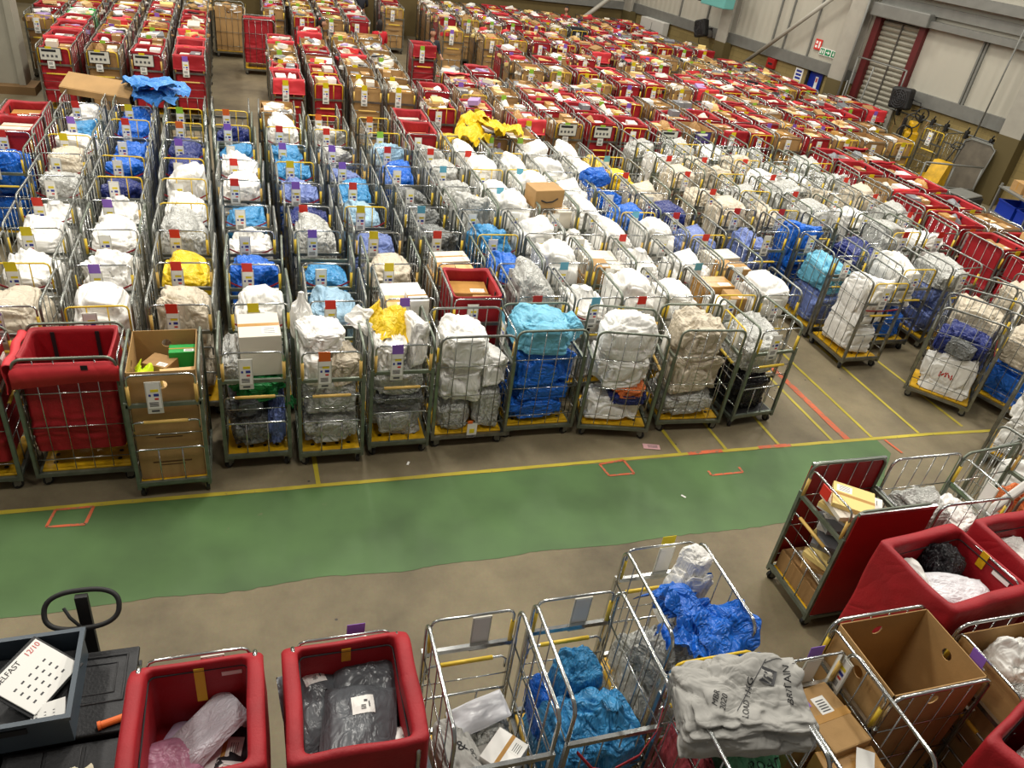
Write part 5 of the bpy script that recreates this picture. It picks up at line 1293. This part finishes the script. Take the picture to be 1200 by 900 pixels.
# first red trolley
t = near_cage(-0.50, 2.98, PI, 'red fabric trolley with yellow tape inside, leftmost of the nearest row', cat='mail trolley')
put('liner', thick_liner(1, 0.92, 0.39, 0.425), t)
b = MB(); b.use(inkyel); b.box(-0.03, 0.03, -0.362, -0.355, 1.16, 1.48); b.use(yelplast)
b.mats[-1] = yelplast; o = b.build('yellow_tape', t); o['label'] = 'yellow tape with printed numbers'
b = MB(); b.use(paper); b.box(-0.25, -0.13, -0.362, -0.355, 1.38, 1.415); o = b.build('name_strip', t); o['label'] = 'white name strip'
F = 'in the nearest leftmost red trolley'
o = parcel(mat('silver_mailer', (206, 204, 212), 0.3, crinkle=0.4), -0.50, 3.14, 1.02, 0.60, 0.30, 0.13, 0.62, (0.05, -0.35), 'long shiny white mailer '+F, soft=True)
parcel(SKM['I'], -0.68, 3.0, 1.0, 0.34, 0.34, 0.12, 0.25, (0.1, 0.1), 'dusty pink mailer '+F, soft=True)
parcel(mat('lilac_mailer', (196, 176, 200), 0.5), -0.62, 3.2, 0.93, 0.3, 0.26, 0.06, 1.1, (0, 0), 'lilac mailer under the shiny one '+F, soft=True)
for i in range(7):
    parcel(mat('black_white_mailer%d' % i, (40, 38, 42) if i % 2 else (220, 216, 214), 0.4), -0.35+0.05*math.sin(i*2.1), 3.18-i*0.085, 0.93+0.015*i, 0.30, 0.22, 0.05, i*0.7, (0.08, 0.1), '%s small patterned parcel from the back %s' % (ordn(i+1), F), soft=(i % 2 == 1))
# second red trolley with grey mailers
t = near_cage(0.40, 2.96, PI, 'red fabric trolley with purple ticket, filled with grey mailers', ticket='purple', cat='mail trolley')
put('liner', thick_liner(2, 0.95, 0.405, 0.43), t)
F = 'in the nearest red trolley with purple ticket'
b = MB(); b.use(yelplast); b.box(-0.03, 0.03, -0.368, -0.36, 1.36, 1.48); b.build('yellow_tape', t)
H_ = SKM['H']
for nm, x, y, z, sx, sy, rz, tl, lx, ly in (('lower left', 0.24, 2.68, 0.82, 0.42, 0.44, 0.1, (0, 0), 0, 0), ('right-hand middle', 0.62, 3.0, 0.84, 0.40, 0.42, 0.1, (0, 0), 0, 0),
        ('upper left', 0.19, 3.16, 0.93, 0.38, 0.58, 0.12, (0, 0.05), 0.19, 3.32), ('upper right', 0.56, 3.26, 0.97, 0.46, 0.50, -0.12, (0.05, 0), 0.56, 3.42),
        ('front right', 0.68, 2.70, 0.92, 0.30, 0.44, 0.12, (0, 0), 0.70, 2.80), ('large central', 0.43, 2.86, 1.03, 0.42, 0.64, -0.16, (0, 0), 0.47, 2.98)):
    o = parcel(H_, x, y-0.02, z+0.15, sx*1.12, sy*1.08, 0.17, rz, tl, nm+' dark grey plastic mailer '+F, soft=True, name='mailer')
    if lx: addr_label(o, lx, ly, 0.14, 0.13, rz+0.15)
# open zinc cage
near_cage(1.29, 2.98, PI, 'bright zinc roll cage nearly empty, third in the nearest row')
F = 'in the bright, nearly empty nearest cage'
o = sack('O', 1.14, 2.93, 0.206, 0.17, 0.36, 0.55, 0.1, SACKS[3], 'grey fabric mailbag with black print '+F)
word(o, 'MAIL', 1.14, 3.14, 0.07, -0.5); word(o, '&', 1.16, 2.95, 0.12, 0.2); word(o, 'POST', 1.24, 2.86, 0.06, -1.2)
sack('G', 1.40, 3.2, 0.206, 0.2, 0.18, 0.42, 0.3, SACKS[4], 'crumpled clear mailing bag behind the white box '+F)
parcel(mat('silver_pad', (200, 200, 204), 0.25), 1.36, 3.22, 0.62, 0.46, 0.22, 0.08, 0.2, (0.2, -0.1), 'silver padded envelope '+F, soft=True)
o = parcel(0, 1.44, 2.84, 0.56, 0.27, 0.24, 0.2, 0.75, (0, 0), 'square white carton with pink writing '+F)
b = MB(); b.use(mat('rough_box', (160, 156, 150), 0.6)); b.box(-0.14, 0.14, -0.2, 0.2, 0, 0.36, None, 0.01); o = put('parcel', b.mesh('parcel_box'), None, (1.44, 2.84, 0.197), 0.1); tag(o, 'grey carton under the white one '+F, 'parcel')
# blue sack cage
near_cage(2.08, 3.02, PI, 'zinc roll cage with blue tied sack and red strap, fourth in nearest row', strap=0)
F = 'in the nearest cage with red strap'
sack('C', 2.06, 2.98, 0.206, 0.31, 0.40, 0.55, 0, SACKS[2], 'large lower light blue sack '+F)
sack('C', 2.10, 3.22, 0.62, 0.20, 0.17, 0.52, 0.2, SACKS[0], 'light blue sack standing at the back '+F)
sack('C', 1.93, 2.86, 0.55, 0.17, 0.28, 0.42, 0.1, SACKS[4], 'left light blue sack with dark folds '+F)
o = sack('C', 2.16, 2.80, 0.62, 0.23, 0.28, 0.44, 0.3, NECKS[1], 'light blue sack gathered into a rosette '+F)
sack('B', 1.82, 3.16, 0.5, 0.08, 0.2, 0.36, 0, SACKS[1], 'darker blue sack corner at the left '+F)
b = MB(); b.use(redstrap)
pts = [(1.74, 2.44, 1.28), (1.86, 2.40, 1.12), (1.98, 2.38, 1.08), (2.2, 2.42, 1.12), (2.34, 2.5, 1.22), (2.41, 2.6, 1.34)]
vs = []; fs = []
for p in pts: vs += [(p[0], p[1], p[2]-0.018), (p[0], p[1]-0.004, p[2]+0.018), (p[0], p[1]+0.004, p[2]+0.018), (p[0], p[1]+0.004, p[2]-0.018)]
for q in range(len(pts)-1):
    for j in range(4): fs.append((q*4+j, q*4+(j+1) % 4, q*4+4+(j+1) % 4, q*4+4+j))
b.add(vs, fs, True); b.use(blackfab); b.box(1.94, 2.02, 2.372, 2.388, 1.05, 1.11); o = b.build('luggage_strap'); tag(o, 'red strap with black buckle across the nearest blue sacks', 'strap')
# cage with draped bright blue bags
near_cage(2.96, 3.40, PI, 'zinc roll cage with yellow ticket and bright blue bags thrown on top', ticket='yellow')
F = 'in the nearest cage with yellow ticket'
sack('G', 2.86, 3.36, 0.206, 0.22, 0.40, 0.6, 0, SACKS[4], 'lower crumpled grey sack '+F); sack('S', 3.14, 3.36, 0.206, 0.13, 0.38, 0.7, 0, SACKS[1], 'lower silver sack '+F)
sack('G', 2.84, 3.22, 0.74, 0.20, 0.26, 0.36, 0.4, SACKS[4], 'clear crumpled sack showing under the blue bags '+F)
sack('W', 3.10, 3.60, 0.9, 0.16, 0.17, 0.58, 0, SACKS[3], 'white bag under the round one '+F)
sack('W', 3.12, 3.62, 1.42, 0.13, 0.12, 0.24, 0.4, SACKS[0], 'round white plastic bag at the back '+F)
bag('B', 2.70, 3.48, 1.02, 0.13, 0.22, 0.9, 0.1, (0.15, 0.9), 0, 'blue bag standing up at the left '+F)
bag('B', 2.92, 3.28, 1.28, 0.24, 0.30, 0.34, 0.9, (0.35, 0.25), 1, 'middle bright blue bag '+F)
bag('B', 3.14, 3.08, 1.30, 0.26, 0.22, 0.30, 0.2, (0.25, -0.1), 3, 'right-hand bright blue bag '+F)
bag('B', 2.80, 3.05, 1.22, 0.22, 0.20, 0.34, 2.0, (0.3, 0.3), 2, 'front bright blue bag with white piping '+F)
# cage with printed grey mailbag
near_cage(2.86, 2.34, PI, 'roll cage with yellow frame under a big printed grey mailbag', uf='y')
F = 'in the cage under the grey printed mailbag'
sack('R', 2.66, 2.32, 0.206, 0.13, 0.40, 0.92, 0, SACKS[2], 'faded red sack '+F)
sack('Q', 3.02, 2.26, 0.206, 0.18, 0.34, 0.95, 0, SACKS[1], 'mint green mailbag '+F)
parcel(1, 2.92, 2.50, 1.16, 0.16, 0.12, 0.1, 0.2, (0, 0), 'small brown carton beside the mint mailbag')
sack('W', 2.9, 2.6, 0.206, 0.26, 0.14, 0.95, 0, SACKS[4], 'white sack at the back '+F)
word(bpy.data.objects['mail_sack.%03d' % 0] if False else [q for q in bpy.data.objects if q.get('label') == 'mint green mailbag '+F][0], 'ROAD', 3.05, 2.2, 0.08, -0.2, None, 3.0)
BIG = sack_mesh(61, 0.75, 0.16, 0, 0.03, lump=0.3)
o = bpy.data.objects.new('mail_sack', tinted(BIG, SKM['O'])); COL.objects.link(o); o.location = (2.88, 2.47, 1.30); o.rotation_euler = (0.18, -0.05, -0.2); o.scale = (0.47, 0.33, 0.33)
tag(o, 'big grey fabric mailbag with black lettering slumped over the cage', 'sack')
word(o, 'BRITAIN', 3.17, 2.42, 0.066, 1.25); word(o, 'LOAD 11KG', 2.86, 2.40, 0.055, 0.95); word(o, 'MBR\n2020', 2.66, 2.42, 0.055, 0.95)
b = MB(); b.add([(-0.05, -0.05, 0), (0.05, -0.05, 0), (0.05, 0.05, 0), (-0.05, 0.05, 0), (-0.03, -0.03, 0), (0.03, -0.03, 0), (0.03, 0.03, 0), (-0.03, 0.03, 0)], [(0, 1, 5, 4), (1, 2, 6, 5), (2, 3, 7, 6), (3, 0, 4, 7)])
b.add([(-0.02, -0.03, 0), (-0.005, -0.03, 0), (-0.005, 0.03, 0), (-0.02, 0.03, 0), (0.008, -0.03, 0), (0.02, -0.03, 0), (0.02, 0.03, 0), (0.008, 0.03, 0)], [(0, 1, 2, 3), (4, 5, 6, 7)])
b.use(inkgrey); decal(o, b.mesh('emblem'), TR(3.06, 2.50, 3.0, 0.9), inkgrey, 'printed_emblem', 0.004)
b = MB(); b.add([(-0.25, -0.002, 0), (0.25, -0.002, 0), (0.25, 0.002, 0), (-0.25, 0.002, 0)], [(0, 1, 2, 3)])
rg = rectgrid(0.42, 0.005, 12); decal(o, rg, TR(2.92, 2.47, 3.0, 0.65), inkgrey, 'printed_line', 0.004); decal(o, rectgrid(0.3, 0.005, 10), TR(3.22, 2.58, 3.0, 0.0), inkgrey, 'printed_line', 0.004)
# cartons cage
near_cage(3.56, 2.20, PI, 'zinc roll cage holding taped brown cartons and purple ticket', ticket='purple', uf='o')
F = 'in the nearest cage of brown cartons'
parcel(2, 3.56, 2.2, 0.2, 0.58, 0.76, 0.61, 0, (0, 0), 'large bottom brown carton '+F)
parcel(1, 3.56, 2.42, 0.82, 0.50, 0.32, 0.25, 0.0, (0, 0), 'brown carton at the back '+F)
b = MB(); b.use(card); b.box(-0.17, 0.17, -0.24, 0.24, 0, 0.16, None, 0.012); b.use(cardtape); b.box(-0.172, 0.172, -0.03, 0.03, -0.001, 0.162)
b.use(paper); b.box(-0.05, 0.06, 0.02, 0.15, 0.16, 0.163); b.use(inkgrey)
for q in range(5): b.box(-0.03, 0.04, 0.035+q*0.02, 0.043+q*0.02, 0.163, 0.164)
b.use(tk['purple']); b.box(-0.13, -0.08, 0.10, 0.17, 0.16, 0.163)
o = put('parcel', b.mesh('taped_carton'), None, (3.62, 2.36, 1.075), 0.12); tag(o, 'brown carton with torn label and purple sticker, topmost in its cage', 'parcel')
parcel(10, 3.60, 1.98, 0.82, 0.44, 0.36, 0.34, -0.1, (0, 0), 'shiny tape-wrapped carton '+F)
b = MB(); b.use(paper); vs = []; fs = []
for i in range(9):
    for j in (0, 1): vs.append((-0.1+0.025*i, -0.06+0.12*j, 0.05*(i/8)**2+0.002)); 
    for j in (0, 1): vs.append((-0.1+0.025*i, -0.06+0.12*j, 0.05*(i/8)**2))
for i in range(8): a = i*4; fs += [(a, a+4, a+5, a+1), (a+2, a+3, a+7, a+6)]
b.add(vs, fs, True); o = put('paper_sheet', b.mesh('paper_sheet'), None, (3.66, 2.0, 1.18), 1.0); tag(o, 'curled white paper lying on the shiny taped carton', 'paper')
# big empty carton cage
near_cage(4.36, 2.56, -PI/2, 'zinc roll cage side-on around a tall empty brown carton', plt=True)
o = put('open_carton', sleeve_mesh(51, floor_z=0.25, z1=1.52, holes=1, a=0.31, b_=0.41), None, (4.36, 2.56, 0), -PI/2); tag(o, 'tall empty brown carton with round hand holes, near right foreground', 'box')
# red sided cage by the green path
t = near_cage(5.36, 4.26, -PI/2, 'roll cage with solid red side boards standing out by the green path', uf='o', plt=False, st='n')
for sx in (-1, 1): b = MB(); b.use(redboard); b.box(sx*HW+sx*0.02-0.008, sx*HW+sx*0.02+0.008, -HL, HL, 0.2, 1.5); b.use(chrome); b.box(sx*HW+sx*0.02-0.014, sx*HW+sx*0.02+0.014, -HL, HL, 1.5, 1.53); o = b.build('side_board', t); o['label'] = 'solid red side board'
b = MB(); b.use(tk['red']); b.box(-0.1, 0.02, -HL-0.05, -HL-0.04, 1.38, 1.5); b.build('ticket', t)
F = 'in the red-sided cage'
put('liner_tray', (lambda m: (m.use(carddark), m.box(-0.31, 0.31, -0.40, 0.40, 0.2, 0.42), m.mesh('tray'))[2])(MB()), t)['label'] = 'brown inner box'
rq = random.Random(3)
for i in range(20):
    ci = rq.choice([0, 1, 3, 4, 5, 6, 0, 4]); z = 0.425+0.05*i
    parcel(ci, 5.20+rq.uniform(-0.12, 0.22), 4.26+rq.uniform(-0.08, 0.08), z, rq.uniform(0.24, 0.42), rq.uniform(0.22, 0.38), rq.uniform(0.045, 0.055), rq.uniform(0, PI), (0, 0),
           '%s %s parcel from the bottom %s' % (ordn(i+1), PNAME[ci], F), 'parcels in the red-sided cage')
near_cage(6.28, 4.22, PI/2, 'roll cage of clear-bagged goods between red-sided cage and right edge', st='c')
sack('G', 6.28, 4.22, 0.206, 0.39, 0.30, 0.75, 0, SACKS[2], 'lower clear sack in the cage behind the red-sided one'); sack('G', 6.16, 4.3, 0.93, 0.26, 0.24, 0.30, 0, SACKS[4], 'crumpled clear bag in the cage behind the red-sided one')
sack('W', 6.42, 4.14, 0.93, 0.20, 0.2, 0.28, 0.4, SACKS[1], 'white bag with blue corner behind the red-sided cage')
near_cage(7.2, 4.25, PI/2+0.1, 'roll cage at the right edge with a white tube and orange bag', uf='o', st='n')
sack('G', 7.2, 4.25, 0.206, 0.39, 0.30, 0.75, 0, SACKS[3], 'grey sack low in the cage with the white tube')
b = MB(); b.use(paper); b.box(-0.05, 0.05, -0.04, 0.04, 0, 0.75, None, 0.02); o = put('tube_parcel', b.mesh('tube_parcel'), None, (6.95, 4.2, 0.95), 0.3); o.rotation_euler = (0.25, 0.5, 0.3); tag(o, 'long white tube parcel sticking up at the right edge', 'parcel')
sack('A', 7.35, 4.2, 0.93, 0.17, 0.2, 0.34, 0, SACKS[4], 'orange yellow bag beside the white tube')
near_cage(8.05, 4.6, 0.2, 'roll cage cut by the right edge, far end of the nearest group', st='g'); sack('W', 8.05, 4.6, 0.206, 0.3, 0.4, 0.9, 0.2, SACKS[0], 'white sack in the cage cut by the right edge')
# red trolley with black bag
t = near_cage(5.36, 3.20, PI/2+0.10, 'red fabric trolley with black bag and white parcels, near right', cat='mail trolley', plt=False)
put('liner', thick_liner(5, 1.10, 0.41, 0.50), t)
b = MB(); b.use(yelplast); b.box(0.02, 0.09, -0.445, -0.435, 1.36, 1.52); b.build('yellow_tape', t); b = MB(); b.use(paper); b.box(-0.22, -0.06, -0.445, -0.435, 1.40, 1.44); b.build('name_strip', t)
F = 'in the near right red trolley'
sack('D', 5.52, 3.42, 1.11, 0.21, 0.15, 0.38, 0.1, SACKS[0], 'shiny black bin bag '+F)
parcel(mat('white_mailer', (226, 224, 228), 0.35, crinkle=0.3), 5.42, 3.10, 1.25, 0.60, 0.38, 0.15, -0.25, (0, 0.05), 'wide white plastic mailer '+F, soft=True)
parcel(0, 5.12, 3.30, 1.3, 0.15, 0.36, 0.13, 0.1, (0.3, 0), 'white rolled parcel '+F, soft=True)
sack('L', 5.02, 3.24, 1.11, 0.10, 0.24, 0.28, 0.3, SACKS[4], 'pale blue crumpled bag '+F)
sack('W', 5.55, 3.05, 1.11, 0.2, 0.16, 0.15, 0.3, SACKS[2], 'white bag under the mailer '+F); sack('W', 5.16, 2.98, 1.11, 0.16, 0.12, 0.16, 0.3, SACKS[4], 'small white bag under the mailer '+F)
t = near_cage(6.44, 3.28, PI/2+0.06, 'red fabric trolley with purple ticket, cut by the right edge', cat='mail trolley', ticket='purple')
put('liner', thick_liner(6, 1.05, 0.40, 0.48), t)
sack('W', 6.35, 3.4, 1.06, 0.25, 0.2, 0.3, 0, SACKS[1], 'white bag in the right-edge red trolley'); sack('G', 6.62, 3.15, 1.06, 0.2, 0.16, 0.25, 0, SACKS[3], 'grey bag in the right-edge red trolley')
# carton cage lower right
near_cage(5.36, 2.34, -PI/2, 'roll cage around a cardboard sleeve full of white sacks, lower right', plt=True, ticket='purple')
o = put('open_carton', sleeve_mesh(52, floor_z=0.8, z1=1.46, holes=0, a=0.31, b_=0.41), None, (5.36, 2.34, 0), -PI/2); tag(o, 'brown cardboard sleeve holding white sacks, lower right', 'box')
sack('W', 5.40, 2.42, 0.81, 0.28, 0.2, 0.66, 0, SACKS[0], 'big white sack in the lower right carton'); sack('G', 5.2, 2.2, 0.81, 0.2, 0.14, 0.48, 0, SACKS[4], 'grey-white sack in the lower right carton')
sack('L', 5.55, 2.18, 0.81, 0.15, 0.13, 0.5, 0, SACKS[2], 'pale blue-grey sack in the lower right carton')
t = near_cage(4.86, 1.50, 0.35, 'red fabric trolley cut by the lower right corner', cat='mail trolley', plt=False)
put('liner', thick_liner(7, 0.95, 0.42, 0.50), t); sack('W', 4.95, 1.62, 0.96, 0.22, 0.28, 0.42, 0.3, SACKS[1], 'white sack in the lower right corner trolley'); sack('G', 4.72, 1.42, 0.96, 0.15, 0.2, 0.3, 0.3, SACKS[2], 'grey sack in the lower right corner trolley')
# ------------------------------------------------------------------ pallet truck with black lidded crates
blackpl = mat('black_crate_plastic', (34, 34, 36), 0.55, 0, 0.2, 5, 0.2, 50)
t = empty('hand_pallet_truck', (-1.32, 4.2, 0)); tag(t, 'black pallet truck handle rising behind the black crates, lower left', 'pallet truck')
b = MB(); b.use(blackrub)
hx, hz = 0.235, 0.15; loop = []
for q in range(40):
    a = 2*PI*q/40; loop.append((hx*math.copysign(abs(math.cos(a))**0.75, math.cos(a)), 0.02+0.085*math.copysign(abs(math.sin(a))**0.8, math.sin(a)), 1.17+0.10*math.copysign(abs(math.sin(a))**0.8, math.sin(a))))
b.tube(loop, 0.018, 10, True); b.tube([(0, -0.065, 1.07), (-0.08, 0.0, 1.12), (-0.12, 0.05, 1.17)], 0.012, 8); o = b.build('handle_loop', t)
b = MB(); b.use(blackrub); b.box(-0.04, 0.04, -0.02, 0.02, 0.2, 1.26, Matrix.Translation((0, 0, 0)) @ Matrix.Rotation(-0.05, 4, 'X')); b.build('tiller', t)
b = MB(); b.use(blackrub); b.box(-0.12, 0.12, -0.08, 0.08, 0.05, 0.24); b.cyl((0, 0, 0.09), (1, 0, 0), 0.085, 0.2); b.build('steer_wheels', t)
for sx in (-0.27, 0.13): b = MB(); b.use(mat('fork_paint', (60, 58, 56), 0.5)) if 'fork_paint' not in MATS else b.use(MATS['fork_paint']); b.box(sx, sx+0.14, -1.4, -0.05, 0.06, 0.11); b.build('fork', t)
def lidded(x, y, z, sx, sy, h, rz, label, style):
    r = empty('lidded_crate', (x, y, z), rz); tag(r, label, 'crate')
    b = MB(); b.use(blackpl); b.box(-sx+0.02, sx-0.02, -sy+0.02, sy-0.02, 0, h, None, 0.015)
    for q in range(4):
        b.box(-sx+0.005, sx-0.005, -sy+0.005, sy-0.005, h*(0.15+0.22*q), h*(0.15+0.22*q)+0.02)
    b.build('crate_body', r)
    b = MB(); b.use(blackpl); b.box(-sx, sx, -sy, sy, h, h+0.035, None, 0.012)
    if style == 0:
        b.tube([(-sx+0.07, -sy+0.1, h+0.035), (-sx*0.1, -sy+0.1, h+0.035), (0, -sy*0.3, h+0.035), (sx-0.07, -sy*0.3, h+0.035), (sx-0.07, sy-0.06, h+0.035), (-sx+0.07, sy-0.06, h+0.035)], 0.012, 6, True)
        b.tube([(-sx+0.14, -sy+0.17, h+0.035), (-sx*0.2, -sy+0.17, h+0.035), (-0.02, -sy*0.3+0.07, h+0.035), (sx-0.13, -sy*0.3+0.07, h+0.035), (sx-0.13, sy-0.12, h+0.035), (-sx+0.14, sy-0.12, h+0.035)], 0.008, 6, True)
    else:
        for q in range(3): b.box(-sx+0.03+q*(2*sx-0.06)/3, -sx+0.03+(q+1)*(2*sx-0.06)/3-0.02, -sy+0.03, sy-0.03, h+0.035, h+0.05, None, 0.005)
    b.build('lid', r)
    return r
lidded(-1.33, 3.74, 0.115, 0.36, 0.33, 0.74, 0.0, 'black lidded crate on the pallet truck, nearest its handle', 0)
lidded(-1.33, 3.05, 0.115, 0.36, 0.34, 0.70, 0.0, 'black slat-lidded crate in front, under a cream cloth bag', 1)
lidded(-2.12, 3.74, 0.0, 0.38, 0.34, 0.80, 0.0, 'black lidded crate cut by the left edge, rear', 0)
lidded(-2.12, 3.02, 0.0, 0.38, 0.34, 0.76, 0.0, 'black lidded crate at the lower left corner', 1)
b = MB(); b.use(tk['orange']); b.cyl((0, 0, 0.03), (1, 0.2, 0), 0.024, 0.16, 14); b.cyl((-0.09, -0.018, 0.03), (1, 0.2, 0), 0.029, 0.02, 14)
o = put('orange_latch', b.mesh('orange_latch'), None, (-1.06, 3.47, 0.885), 0.05); tag(o, 'short orange tube lying on the black crates beside the red trolley', 'tube')
bag(mat('cream_cloth', (214, 206, 178), 0.8, crinkle=0.3), -1.28, 2.98, 0.86, 0.24, 0.2, 0.24, 0.3, (0, 0), 1, 'crumpled cream cloth bag on the black crates')
greybin = mat('blue_grey_crate_plastic', (66, 78, 88), 0.45, 0, 0.1)
CR = bin_(greybin, -1.60, 3.71, 0.892, 0.31, 0.33, 0.27, 0.02, 'blue-grey plastic crate of papers on top of the black crates', 'plastic_crate', 0.02)
b = MB(); b.use(blackpl)
b.box(-0.08, 0.08, -0.345, -0.335, 0.17, 0.22); b.build('hand_slot', CR)
b = MB(); b.use(blackpl); b.box(-0.28, 0.28, -0.30, 0.30, 0, 0.1, None, 0.01); o = put('dark_folder', b.mesh('dark_folder'), None, (-1.60, 3.71, 0.906), 0.02); tag(o, 'pile of dark folders in the blue-grey crate', 'folder')
def sheet(x, y, z, sx, sy, rz, rot, label, marks):
    b = MB(); b.use(paper); b.box(-sx, sx, -sy, sy, 0, 0.012, None, 0.003); b.use(inkgrey)
    for i in range(marks[0]):
        for j in range(marks[1]): b.box(-sx*0.72+i*sx*1.5/marks[0], -sx*0.72+i*sx*1.5/marks[0]+sx*0.12, -sy*0.7+j*sy*1.1/marks[1], -sy*0.7+j*sy*1.1/marks[1]+sy*0.07, 0.012, 0.0125)
    o = put('paper_list', b.mesh('paper_list'), None, (x, y, z)); o.rotation_euler = (rot[0], rot[1], rz); tag(o, label, 'paper'); return o
b = MB(); b.use(blackpl); b.box(-0.22, 0.22, -0.185, 0.19, -0.012, 0, None, 0.004); o = put('clipboard', b.mesh('clipboard'), None, (-1.535, 3.745, 1.12)); o.rotation_euler = (0.35, 0.0, 1.03); tag(o, 'black clipboard under the handwritten list in the blue-grey crate', 'clipboard')
L_ = sheet(-1.53, 3.74, 1.124, 0.20, 0.17, 1.03, (0.35, 0.0), 'white sheet with handwriting and rows of digits in the blue-grey crate', (5, 4))
tm = text_mesh('BELFAST', 0.05); tm.materials.append(inkblack); o = put('handwriting', tm, L_, (-0.07, 0.135, 0.014)); o['label'] = 'black handwritten word'
tm = text_mesh('12/10', 0.05); tm.materials.append(inkred); o = put('handwriting', tm, L_, (0.13, 0.135, 0.014)); o['label'] = 'red handwritten digits'
sheet(-1.42, 3.49, 1.06, 0.10, 0.075, 0.1, (0.2, -0.15), 'small folded printed slip in the blue-grey crate corner', (3, 4))
# old gum, scraps on the floor
for i, (x, y) in enumerate(((-0.95, 4.55), (1.5, 6.9), (4.6, 5.9))):
    b = MB(); b.use(paper); b.box(-0.03, 0.03, -0.012, 0.012, 0.0, 0.004); o = put('paper_scrap', b.mesh('paper_scrap'), None, (x, y, 0.008), i*1.1); tag(o, ['white paper scrap on bare concrete behind the leftmost red trolley', 'paper scrap on the concrete strip in front of the cages', 'paper scrap on the green path'][i], 'paper')
